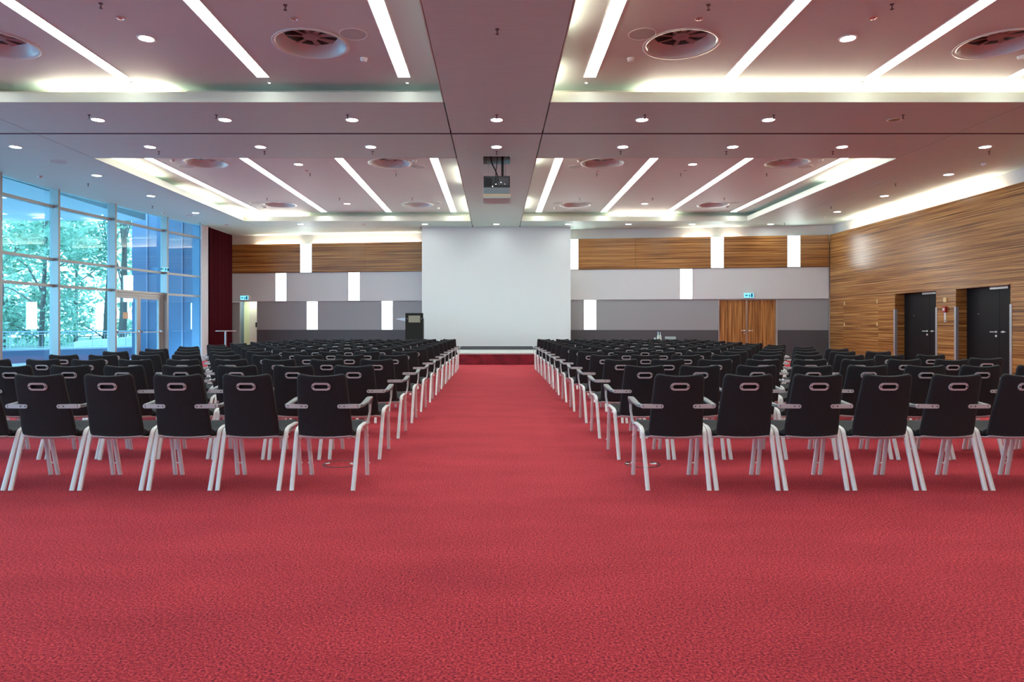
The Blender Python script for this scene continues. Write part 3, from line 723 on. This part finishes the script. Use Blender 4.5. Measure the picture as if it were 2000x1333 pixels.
le = tag(empty('lectern', (-2.79, 23.4, SH)), 'dark lectern with a brass coloured plate standing on the stage', 'lectern')
m = MB(); m.box(-.305, .305, 0, .05, .03, 1.275); m.build('front_panel', 'lectern_body', le)
m = MB(); m.box(-.29, -.25, .05, .42, .03, 1.10); m.build('side_panel', 'lectern_body', le); m = MB(); m.box(.25, .29, .05, .42, .03, 1.10); m.build('side_panel', 'lectern_body', le)
MB().box(-.34, .34, -.04, .48, 0, .03).build('base', 'lectern_body', le)
m = MB(); m.add([(-.27, .05, 1.12), (.27, .05, 1.12), (.27, .46, 1.02), (-.27, .46, 1.02), (-.27, .05, 1.15), (.27, .05, 1.15), (.27, .46, 1.05), (-.27, .46, 1.05)], [(3, 2, 1, 0), (4, 5, 6, 7), (0, 1, 5, 4), (1, 2, 6, 5), (2, 3, 7, 6), (3, 0, 4, 7)]); m.build('desk', 'lectern_body', le)
MB().box(-.195, .205, -.012, -.001, .955, 1.19).build('name_plate', 'plate', le)
for x in (-.24, .25): MB().lathe([(0, -.012), (.012, -.012), (.012, 0), (0, 0)], (x, 0, 1.08), 10, 'y').build('bolt', 'steel', le)
m = MB(); m.add([(-.306, .06, 1.00), (-.306, .40, 1.00), (-.64, .34, 1.065), (-.64, .10, 1.065), (-.306, .06, 1.12), (-.306, .40, 1.12), (-.64, .34, 1.08), (-.64, .10, 1.08)], [(0, 1, 2, 3), (7, 6, 5, 4), (0, 4, 5, 1), (1, 5, 6, 2), (2, 6, 7, 3), (3, 7, 4, 0)]); m.build('side_shelf', 'shelf_glass', le)

# ---- cocktail table by the curtain
t = tag(empty('cocktail_table', (-9.69, 24.5, 0)), 'tall round cocktail table with a steel column in front of the red curtain', 'table')
MB().lathe([(0, 1.00), (.33, 1.00), (.35, 1.01), (.35, 1.025), (.33, 1.035), (0, 1.035)], n=32).build('table_top', 'table_top', t, smooth=True)
MB().lathe([(.035, .02), (.035, 1.0)], n=16).build('column', 'steel', t, smooth=True)
MB().lathe([(0, 0), (.22, 0), (.22, .012), (.05, .025), (0, .03)], n=28).build('base', 'steel', t, smooth=True)

# ---- speaker's table with bottles right of the stage
tb = tag(empty('side_table', (5.2, 21.3, 0)), 'dark covered table behind the rear chairs right of the stage', 'table')
MB().box(-.8, .8, -.35, .35, .70, .735).build('table_top', 'cloth_dark', tb)
for x in (-.74, .74):
    for y in (-.3, .3): MB().box(x - .02, x + .02, y - .02, y + .02, 0, .70).build('leg', 'alu', tb)
for k, x in enumerate((5.06, 5.13)):
    b_ = tag(empty('water_bottle', (x, 21.25 + .02 * k, .735)), f'{"left" if k == 0 else "right"} one of two clear water bottles on the table right of the stage', 'bottle', 'water bottles')
    MB().lathe([(0, 0), (.034, 0), (.036, .01), (.036, .14), (.014, .20), (.013, .25)], n=18).build('body', 'bottle_glass', b_, smooth=True)
    MB().lathe([(.016, .245), (.016, .275), (0, .277)], n=14).build('cap', 'chrome', b_, smooth=True)
    MB().lathe([(.0365, .05), (.0365, .11)], n=18).build('paper_label', 'paper', b_, smooth=True)
b_ = tag(empty('drinking_glass', (4.97, 21.28, .735)), 'small clear drinking glass left of the water bottles', 'glass')
MB().lathe([(0, 0), (.028, 0), (.034, .10), (.032, .10), (.026, .006), (0, .006)], n=16).build('body', 'bottle_glass', b_, smooth=True); MB().lathe([(.0, .05), (.029, .05)], n=16).build('water', 'bottle_glass', b_)
b_ = tag(empty('folded_device', (5.5, 21.3, .735)), 'flat dark tilted device lying on the table right of the bottles', 'device')
MB().box(-.17, .17, -.12, .12, 0, .02).build('base', 'dark', b_); m = MB(); m.add([(-.17, .12, .02), (.17, .12, .02), (.17, .2, .13), (-.17, .2, .13), (-.17, .13, .02), (.17, .13, .02), (.17, .21, .13), (-.17, .21, .13)], [(0, 1, 2, 3), (7, 6, 5, 4), (0, 4, 5, 1), (1, 5, 6, 2), (2, 6, 7, 3), (3, 7, 4, 0)]); m.build('lid', 'projector_grey', b_)

# ---- projector on its ceiling lift
pj = tag(empty('projector', (.025, 14.92, 0)), 'black video projector hanging on a lift from the open ceiling hatch', 'projector')
MB().box(-.285, .285, -.24, .26, 4.17, 4.42).build('body', 'projector', pj)
MB().box(-.285, .285, -.25, .26, 4.04, 4.169).build('lower_body', 'projector_grey', pj)
MB().box(-.26, -.10, -.246, -.2405, 4.20, 4.38).build('air_grille', 'dark', pj)
MB().box(.02, .25, -.252, -.2405, 4.22, 4.38).build('connector_panel', 'grey_dark', pj)
for x, z in ((-.09, 4.19), (-.02, 4.24), (.09, 4.28), (.17, 4.24)): MB().lathe([(0, -.262), (.013, -.262), (.013, -.25), (0, -.25)], (x, 0, z), 10, 'y').build('socket', 'chrome', pj)
MB().lathe([(0, .26), (.08, .26), (.08, .33), (.065, .35), (0, .345)], (.1, 0, 4.27), 20, 'y').build('lens', 'dark', pj, smooth=True)
MB().box(-.24, .24, -.02, .1, 4.42, 4.46).build('mount_plate', 'dark', pj)
for x in (-.19, .19): MB().lathe([(.009, 4.46), (.009, 4.95)], (x, .03, 0), 8).build('lift_rod', 'steel', pj)
MB().box(.10, .15, 0, .06, 4.46, 4.98).build('lift_column', 'dark', pj)
m = MB(); m.sweep([(-.14, 0, 4.97), (-.13, -.02, 4.85), (-.10, -.05, 4.72), (-.04, -.08, 4.60), (.0, -.15, 4.48), (.02, -.255, 4.40), (.03, -.265, 4.30)], .025, .025, prof=8); m.build('cable', 'dark', pj, smooth=True)
m = MB(); m.sweep([(.02, -.1, 4.97), (.0, -.14, 4.7), (-.02, -.2, 4.5), (-.03, -.262, 4.36), (-.02, -.265, 4.22)], .016, .016, prof=8); m.build('cable', 'dark', pj, smooth=True)
m = MB(); m.box(-.26, .26, -.22, .22, 4.93, 5.05); m.build('lift_housing', 'projector', pj)
MB().box(-.29, .29, -.32, .36, 3.93, 3.955).build('hatch_panel', 'soffit', pj)
MB().box(-.30, .30, -.33, -.24, 3.9552, 4.02).build('hatch_edge', 'hatch_edge', pj)
for x in (-.287, .283):
    for y in (-.235, .235): MB().box(x - .004, x + .004, y - .004, y + .004, 3.9552, 4.47).build('hatch_rod', 'steel', pj)
m = MB()
for a in ((-.285, -.28, -.34, .33), (.285, .29, -.34, .33)): m.box(*a, ZC + .15, 5.3)
m.box(-.285, .29, -.36, -.34, ZC + .15, 5.3); m.box(-.285, .29, .33, .35, ZC + .15, 5.3); m.box(-.285, .29, -.36, .35, 5.3, 5.32); m.build('shaft', 'gap_dark', pj)

# ---- floor boxes
for x, y, l in ((-1.33, 5.86, 'left'), (1.26, 5.86, 'right')):
    t = tag(empty('floor_box', (x, y, 0)), f'round floor socket lid with thin metal ring under the front chairs {l} of the aisle', 'floor socket', 'round floor sockets')
    MB().lathe([(.152, 0), (.150, .004), (.138, .004), (.136, 0)], n=40).build('ring', 'sprink', t, smooth=True)
    MB().lathe([(.136, .002), (0, .002)], n=40).build('lid', 'carpet', t)
    m = MB(); m.lathe([(.0, .006), (.028, .006), (.032, .002)], (.10, .02, 0), 14); m.build('latch', 'chrome', t, smooth=True)
    m = MB(); m.lathe([(.0, .006), (.02, .006), (.024, .002)], (-.12, .03, 0), 14); m.build('latch', 'chrome', t, smooth=True)

# ================================================================== CHAIRS
# local frame: +y faces the stage, origin on the floor between the feet
def sheet(rows, th, curv, nx=13, top_round=None):
    """solid curved sheet; rows = (y, z, half width, dip)"""
    U = [-1, -.985, -.95, -.85, -.62, -.32, 0, .32, .62, .85, .95, .985, 1]
    TF = {1: .25, .985: .7, .95: .95}
    n = len(rows); m = MB(); vs = []
    nor = []
    for i in range(n):
        a = rows[max(i - 1, 0)]; b = rows[min(i + 1, n - 1)]
        dy, dz = b[0] - a[0], b[1] - a[1]; l = math.hypot(dy, dz)
        nor.append((-dz / l, dy / l))
    for s in (1, -1):
        for i, (y, z, hw, dip) in enumerate(rows):
            et = .45 if i in (0, n - 1) else (.85 if i in (1, n - 2) else 1)
            for u in U:
                tf = TF.get(abs(u), 1.0) * et * th / 2 * s
                c = curv * (1 - u * u)
                vs.append((u * hw, y + nor[i][0] * (tf + c), z + nor[i][1] * (tf + c) + dip * u * u))
    W = len(U); S = W * n; fs = []
    for i in range(n - 1):
        for k in range(W - 1):
            a = i * W + k
            fs += [(a, a + 1, a + W + 1, a + W), (S + a + W, S + a + W + 1, S + a + 1, S + a)]
        fs += [(i * W, (i + 1) * W, S + (i + 1) * W, S + i * W), (i * W + W - 1, S + i * W + W - 1, S + (i + 1) * W + W - 1, (i + 1) * W + W - 1)]
    for k in range(W - 1):
        fs += [(k, S + k, S + k + 1, k + 1), ((n - 1) * W + k, (n - 1) * W + k + 1, S + (n - 1) * W + k + 1, S + (n - 1) * W + k)]
    return m.add(vs, fs)

def yb(z): # rear-leaning line of the back
    pts = [(.375, -.150), (.40, -.166), (.43, -.175), (.47, -.186), (.52, -.197), (.60, -.220), (.70, -.250), (.78, -.273), (.86, -.295)]
    for (a, ya), (b, y2) in zip(pts, pts[1:]):
        if a <= z <= b: return ya + (y2 - ya) * (z - a) / (b - a)
    return pts[-1][1]
TOPZ = .832
back_rows = []
for z in (.392, .400, .412, .44, .47, .52, .58, .64, .70, .745, .775, .795, .808, .818, .826, .831, TOPZ):
    hw = .198 - (.198 - .176) * max(0, (z - .45)) / (.83 - .45)
    r = .03
    if z > TOPZ - r: hw -= r * (1 - math.sqrt(max(0, 1 - ((z - (TOPZ - r)) / r) ** 2)))
    dip = .012 * max(0, (z - .74) / (TOPZ - .74))
    back_rows.append((yb(z), z, hw, dip))
back_me0 = sheet(back_rows, .026, .018).mesh('backrest_solid', 'fabric', False)
# cut the hand slot
def stadium(w, h, n=10):
    r = h / 2; a = w / 2 - r
    return [(a + r * math.cos(t), r * math.sin(t)) for t in [(-.5 + i / n) * math.pi for i in range(n + 1)]] + [(-a - r * math.cos(t), -r * math.sin(t)) for t in [(-.5 + i / n) * math.pi for i in range(n + 1)]]
ZH = .752
cut = MB(); pts = stadium(.108, .034); k = len(pts)
cut.add([(x, -.45, ZH + z) for x, z in pts] + [(x, -.05, ZH + z) for x, z in pts], [tuple(range(k)), tuple(range(2 * k - 1, k - 1, -1))] + [(i, k + i, k + (i + 1) % k, (i + 1) % k) for i in range(k)])
ob1 = bpy.data.objects.new('tmp_back', back_me0); ob2 = bpy.data.objects.new('tmp_cut', cut.mesh('tmp_cut', 'fabric'))
COL.objects.link(ob1); COL.objects.link(ob2)
bo = ob1.modifiers.new('b', 'BOOLEAN'); bo.operation = 'DIFFERENCE'; bo.object = ob2; bo.solver = 'EXACT'
dg = bpy.context.evaluated_depsgraph_get()
back_me = bpy.data.meshes.new_from_object(ob1.evaluated_get(dg)); back_me.name = 'backrest'
bpy.data.objects.remove(ob1); bpy.data.objects.remove(ob2)
back_me.polygons.foreach_set('use_smooth', [True] * len(back_me.polygons)); back_me.set_sharp_from_angle(angle=R(40))
# handle ring on the rear face, front ring too (sleeve)
m = MB(); po, pi_ = stadium(.136, .056), stadium(.102, .029); k = len(po)
def ry(x, z, off): return yb(ZH + z) - .018 * (1 - (x / .18) ** 2) * -1 * -1 + off
def ring_pts(off):
    return [(x, ry(x, z, off), ZH + z) for x, z in po] + [(x, ry(x, z, off), ZH + z) for x, z in pi_]
A_ = ring_pts(-.024); B_ = ring_pts(-.010)
vs_ = A_ + B_ + ring_pts(.034)
fs_ = []
for i in range(k):
    j = (i + 1) % k
    fs_ += [(i, j, k + j, k + i), (2 * k + i, 2 * k + j, j, i), (5 * k + i, 5 * k + j, 4 * k + j, 4 * k + i)]
m.add(vs_, fs_)
m.cur = 1
ip = ring_pts(-.024)[k:]; iq = ring_pts(.034)[k:]; im = ring_pts(.004)[k:]
m.add(ip + iq, [(i, (i + 1) % k, k + (i + 1) % k, k + i) for i in range(k)])
m.add(im, [tuple(range(k))])  # plate and sleeve coloured dark for the shade inside the slot
for x in (-.0595, .0595): m.lathe([(0, ry(x, 0, -.026)), (.005, ry(x, 0, -.026)), (.005, ry(x, 0, -.02))], (x, 0, ZH), 8, 'y')
ring_me = m.mesh('handle_ring', ['ring_metal', 'dark'])
seat_rows = [(-.155, .425, .196, 0), (-.135, .405, .205, 0), (-.10, .398, .212, 0), (-.03, .402, .214, 0), (.06, .415, .214, 0), (.15, .432, .214, 0), (.205, .437, .212, 0), (.235, .430, .208, 0), (.252, .414, .204, 0)]
seat_me = sheet(seat_rows, .032, -.010).mesh('seat', 'fabric', True)
shell_rows = [(-.178, .384, .186, 0), (-.160, .372, .202, 0), (-.10, .366, .214, 0), (-.03, .372, .217, 0), (.06, .389, .217, 0), (.15, .406, .216, 0), (.20, .411, .214, 0), (.225, .406, .21, 0)]
shell_me = sheet(shell_rows, .012, -.012).mesh('seat_shell', 'shell', True)
def arc(pts, r=.03, n=4):
    """round the corners of a polyline"""
    P = [Vector(p) for p in pts]; out = [P[0]]
    for i in range(1, len(P) - 1):
        a = (P[i - 1] - P[i]); b = (P[i + 1] - P[i]); rr = min(r, a.length * .45, b.length * .45)
        s0 = P[i] + a.normalized() * rr; s1 = P[i] + b.normalized() * rr
        for k in range(n + 1):
            t_ = k / n; out.append(s0 * (1 - t_) ** 2 + P[i] * 2 * t_ * (1 - t_) + s1 * t_ ** 2)
    out.append(P[-1]); return out
LEG = {}
for s in (-1, 1):
    m = MB(); m.sweep(arc([(s * .221, -.262, 0), (s * .229, -.105, .415), (s * .229, -.03, .43)], .04), .030, .020, (1, 0, 0)); LEG['r', s] = m.mesh('leg', 'chair_metal', True)
    m = MB(); m.sweep(arc([(s * .221, .268, 0), (s * .229, .165, .43), (s * .229, .10, .434)], .04), .030, .020, (1, 0, 0))
    for z in (.10, .33): m.lathe([(0, s * .013), (.006, s * .013), (.006, s * .024), (0, s * .024)], (s * .222, .268 - .103 * z / .43, z), 8, 'x')
    LEG['f', s] = m.mesh('leg', 'chair_metal', True)
    m = MB(); m.sweep([(s * .229, -.031, .430), (s * .229, .101, .434)], .028, .019, (1, 0, 0)); LEG['s', s] = m.mesh('side_rail', 'chair_metal', True)
    # armrest: bracket across the back, pad forward, post down to the rail
    yy = yb(.606)
    m = MB(); zb = .606
    pts = [(x, z) for x, z in stadium(.165, .030)]; kk = len(pts)
    m.add([(s * .188 + x, yy - .026 - (.006 if abs(x + s * .188) < .16 else 0), zb + z) for x, z in pts] + [(s * .188 + x, yy - .014, zb + z) for x, z in pts],
          [tuple(range(kk)), tuple(range(2 * kk - 1, kk - 1, -1))] + [(i, kk + i, kk + (i + 1) % kk, (i + 1) % kk) for i in range(kk)])
    m.cur = 1
    for x in (.122, .155): m.lathe([(0, yy - .034), (.0045, yy - .034), (.0045, yy - .024)], (s * x, 0, zb), 8, 'y')
    LEG['b', s] = m.mesh('arm_bracket', ['ring_metal', 'dark'])
    path = arc([(s * .245, yy - .022, .606), (s * .272, yy + .01, .607), (s * .276, -.10, .615), (s * .274, .06, .632), (s * .270, .135, .632), (s * .266, .165, .605), (s * .262, .165, .575)], .035)
    m = MB(); n_ = len(path); m.sweep(path, [.024 + .022 * math.sin(math.pi * min(1, i / (n_ - 1))) for i in range(n_)], .013, None); 
    # keep the pad flat: side vector is horizontal
    m = MB(); m.sweep(path, [.022 + .022 * math.sin(math.pi * i / (n_ - 1)) for i in range(n_)], [.026 - .010 * math.sin(math.pi * i / (n_ - 1)) for i in range(n_)], (1, .25 * s, 0)); LEG['a', s] = m.mesh('armrest', 'arm_metal', True)
    m = MB(); m.sweep([(s * .262, .166, .585), (s * .262, .158, .52), (s * .255, .14, .46), (s * .245, .11, .425)], [.020, .016, .016, .020], [.026, .022, .020, .016], (1, 0, 0)); LEG['p', s] = m.mesh('arm_post', 'ring_metal', True)
m = MB(); m.sweep([(-.222, .09, .384), (.222, .09, .384)], .024, .018, (0, 1, 0)); LEG['c'] = m.mesh('cross_bar', 'chair_metal', True)
m = MB(); m.sweep([(-.222, -.04, .356), (.222, -.04, .356)], .024, .018, (0, 1, 0)); LEG['c2'] = m.mesh('cross_bar', 'chair_metal', True)

def chair(x, y, rz, arms, label):
    t = empty('conference_armchair' if arms else 'conference_chair', (x, y, 0), rz)
    tag(t, label, 'chair', 'black conference armchairs in rows' if arms else 'black armless conference chairs in rows')
    link('backrest', back_me, t); link('handle_ring', ring_me, t); link('seat', seat_me, t); link('seat_shell', shell_me, t)
    for s in (-1, 1):
        for c in 'rf': link('leg', LEG[c, s], t)
        link('side_rail', LEG['s', s], t)
        if arms:
            a = link('armrest', LEG['a', s], t); link('arm_bracket', LEG['b', s], a); link('arm_post', LEG['p', s], a)
    link('cross_bar', LEG['c'], t); link('cross_bar', LEG['c2'], t)
Y1, PITCH = 5.175, 1.136
for r in range(13):
    for side, sg in (('left', -1), ('right', 1)):
        jr = random.uniform(-.02, .02)
        for k in range(9):
            if sg < 0: x = -1.245 - (0 if k == 0 else .535 + .4965 * (k - 1))
            else: x = 1.318 + .4965 * k
            j = 0 if r == 0 else 1
            x += random.uniform(-.004, .004) * j + jr * j * .5; y = Y1 + PITCH * r + random.uniform(-.02, .02) * j
            rz = R(random.uniform(-1.2, 1.2)) * (1 if j else .4)
            arms = k % 2 == 0
            if (r, sg, k) == (2, 1, 8): x += .10; y += .30; rz = R(-5)
            lab = ('black chair with grey arms' if arms else 'black armless chair') + f', {ORD[r]} row from the camera, {ORD[k]} seat {side} of the aisle'
            chair(x, y, rz, arms, lab)

# ================================================================== OUTSIDE
g = struct(MB().box(-60, -12.0, -14, 60, -.2, -.06).build('floor_terrace', 'paving'), 'pale paved terrace outside the glazed front')
o = struct(MB().box(-24, -12.0, -13, 23.4, ZC, 5.3).build('ceiling_overhang', 'overhang'), 'flat canopy soffit over the terrace')
w = struct(MB().box(-13.45, -10.95, 25.25, 34, -.06, 6.5).build('wall_wing', 'wing_wall'), 'blue shaded outside wall of the neighbouring wing')
for x in (-12.9, -12.2, -11.6): MB().box(x, x + .04, 25.21, 25.249, 0, 6.4).build('wall_rib', 'kerb', w)
KP = [(-20, 17.5), (-17.6, 20.3), (-16.6, 22.4), (-16.1, 23.6), (-15.3, 24.8), (-14.6, 25.8), (-13.7, 27.2)]
kb = struct(empty('trim_1'), 'blue grey kerb with white cap along the terrace edge')
rl = tag(empty('terrace_railing', (KP[3][0], KP[3][1], .3)), 'silver curved railing with thin bars on the terrace kerb', 'railing')
for i in range(len(KP) - 1):
    p = Vector((*KP[i], 0)); q = Vector((*KP[i + 1], 0)); u = (q - p).normalized(); n = Vector((u.y, -u.x, 0)); L_ = (q - p).length
    MB().obox(p, u, n, 0, L_, -.15, .15, -.06, .36).build('kerb', 'kerb', kb); MB().obox(p, u, n, 0, L_, -.19, .19, .36, .42).build('kerb_cap', 'kerb_cap', kb)
    off = Vector((rl.location.x, rl.location.y, .3))
    P = p - Vector((off.x, off.y, 0)); Q = q - Vector((off.x, off.y, 0))
    for z, d_ in ((.70, .045), (.61, .022), (.16, .022)):
        m = MB(); m.sweep([(P.x, P.y, z), (Q.x, Q.y, z)], d_, d_, prof=8); m.build('rail', 'rail', rl, smooth=True)
    nb = int(L_ / .11)
    for k in range(nb):
        c = P + (Q - P) * ((k + .5) / nb); big = k % 10 == 5
        m = MB(); m.lathe([(.022 if big else .006, .12 if big else .16), (.022 if big else .006, .70 if big else .61)], (c.x, c.y, 0), 6); m.build('post' if big else 'bar', 'rail', rl)
# ramp rising behind the kerb
m = MB(); m.add([(-17, 27.5, -.06), (-13.6, 30.5, -.06), (-14.2, 31.8, -.06), (-17.8, 29.0, -.06), (-17, 27.5, .55), (-13.6, 30.5, .95), (-14.2, 31.8, .95), (-17.8, 29.0, .55)], [(3, 2, 1, 0), (4, 5, 6, 7), (0, 1, 5, 4), (1, 2, 6, 5), (2, 3, 7, 6), (3, 0, 4, 7)])
struct(m.build('trim_2', 'kerb_cap'), 'pale ramp rising behind the terrace railing')
struct(MB().box(-70, -13.6, 29.5, 75, -.2, -.02).build('floor_lawn', 'lawn'), 'green lawn under the trees outside')

def tree(x, y, h, cr, z0, nleaf, mat, label, lean=0.0, tw=.22):
    t = tag(empty('leafy_tree', (x, y, -.05)), label, 'tree', 'trees outside the glazed front')
    m = MB(); m.sweep([(0, 0, 0), (.05 + lean * .3, 0, h * .3), (lean * .6, .1, h * .55), (lean, 0, h * .85)], [tw, tw * .8, tw * .55, .06], [tw, tw * .8, tw * .55, .06], prof=10); m.build('trunk', 'bark', t, smooth=True)
    rng = random.Random(int(x * 100 + y))
    clumps = []
    for _ in range(26):
        a = rng.uniform(0, 2 * math.pi); rr = cr * math.sqrt(rng.random()) * .9; zz = rng.uniform(z0, h)
        clumps.append((lean * .6 + rr * math.cos(a), rr * math.sin(a), zz, rng.uniform(.5, 1.15) * cr * .36))
    for k in range(9):
        c = clumps[k]; zb = max(.8, min(c[2] - .6, h * .6)); m = MB()
        m.sweep([(lean * .6 * zb / h, 0, zb * .8), ((c[0]) * .5, c[1] * .5, (zb + c[2]) / 2), (c[0], c[1], c[2])], [.08, .055, .02], [.08, .055, .02], prof=6); m.build('branch', 'bark', t, smooth=True)
    m = MB(); vs = []; fs = []
    for i in range(nleaf):
        c = rng.choice(clumps); d_ = Vector((rng.gauss(0, 1), rng.gauss(0, 1), rng.gauss(0, .8))); d_.normalize()
        p = Vector(c[:3]) + d_ * c[3] * rng.uniform(.35, 1.05)
        a = Vector((rng.gauss(0, 1), rng.gauss(0, 1), rng.gauss(0, .6))).normalized(); b = a.cross(Vector((rng.gauss(0, 1), rng.gauss(0, 1), rng.gauss(0, 1)))).normalized()
        l = rng.uniform(.10, .20); wd = l * .42
        k = len(vs); vs += [p - a * l, p + b * wd, p + a * l, p - b * wd]; fs.append((k, k + 1, k + 2, k + 3))
    m.add(vs, fs); o = m.build('foliage', mat, t); o['kind'] = 'stuff'
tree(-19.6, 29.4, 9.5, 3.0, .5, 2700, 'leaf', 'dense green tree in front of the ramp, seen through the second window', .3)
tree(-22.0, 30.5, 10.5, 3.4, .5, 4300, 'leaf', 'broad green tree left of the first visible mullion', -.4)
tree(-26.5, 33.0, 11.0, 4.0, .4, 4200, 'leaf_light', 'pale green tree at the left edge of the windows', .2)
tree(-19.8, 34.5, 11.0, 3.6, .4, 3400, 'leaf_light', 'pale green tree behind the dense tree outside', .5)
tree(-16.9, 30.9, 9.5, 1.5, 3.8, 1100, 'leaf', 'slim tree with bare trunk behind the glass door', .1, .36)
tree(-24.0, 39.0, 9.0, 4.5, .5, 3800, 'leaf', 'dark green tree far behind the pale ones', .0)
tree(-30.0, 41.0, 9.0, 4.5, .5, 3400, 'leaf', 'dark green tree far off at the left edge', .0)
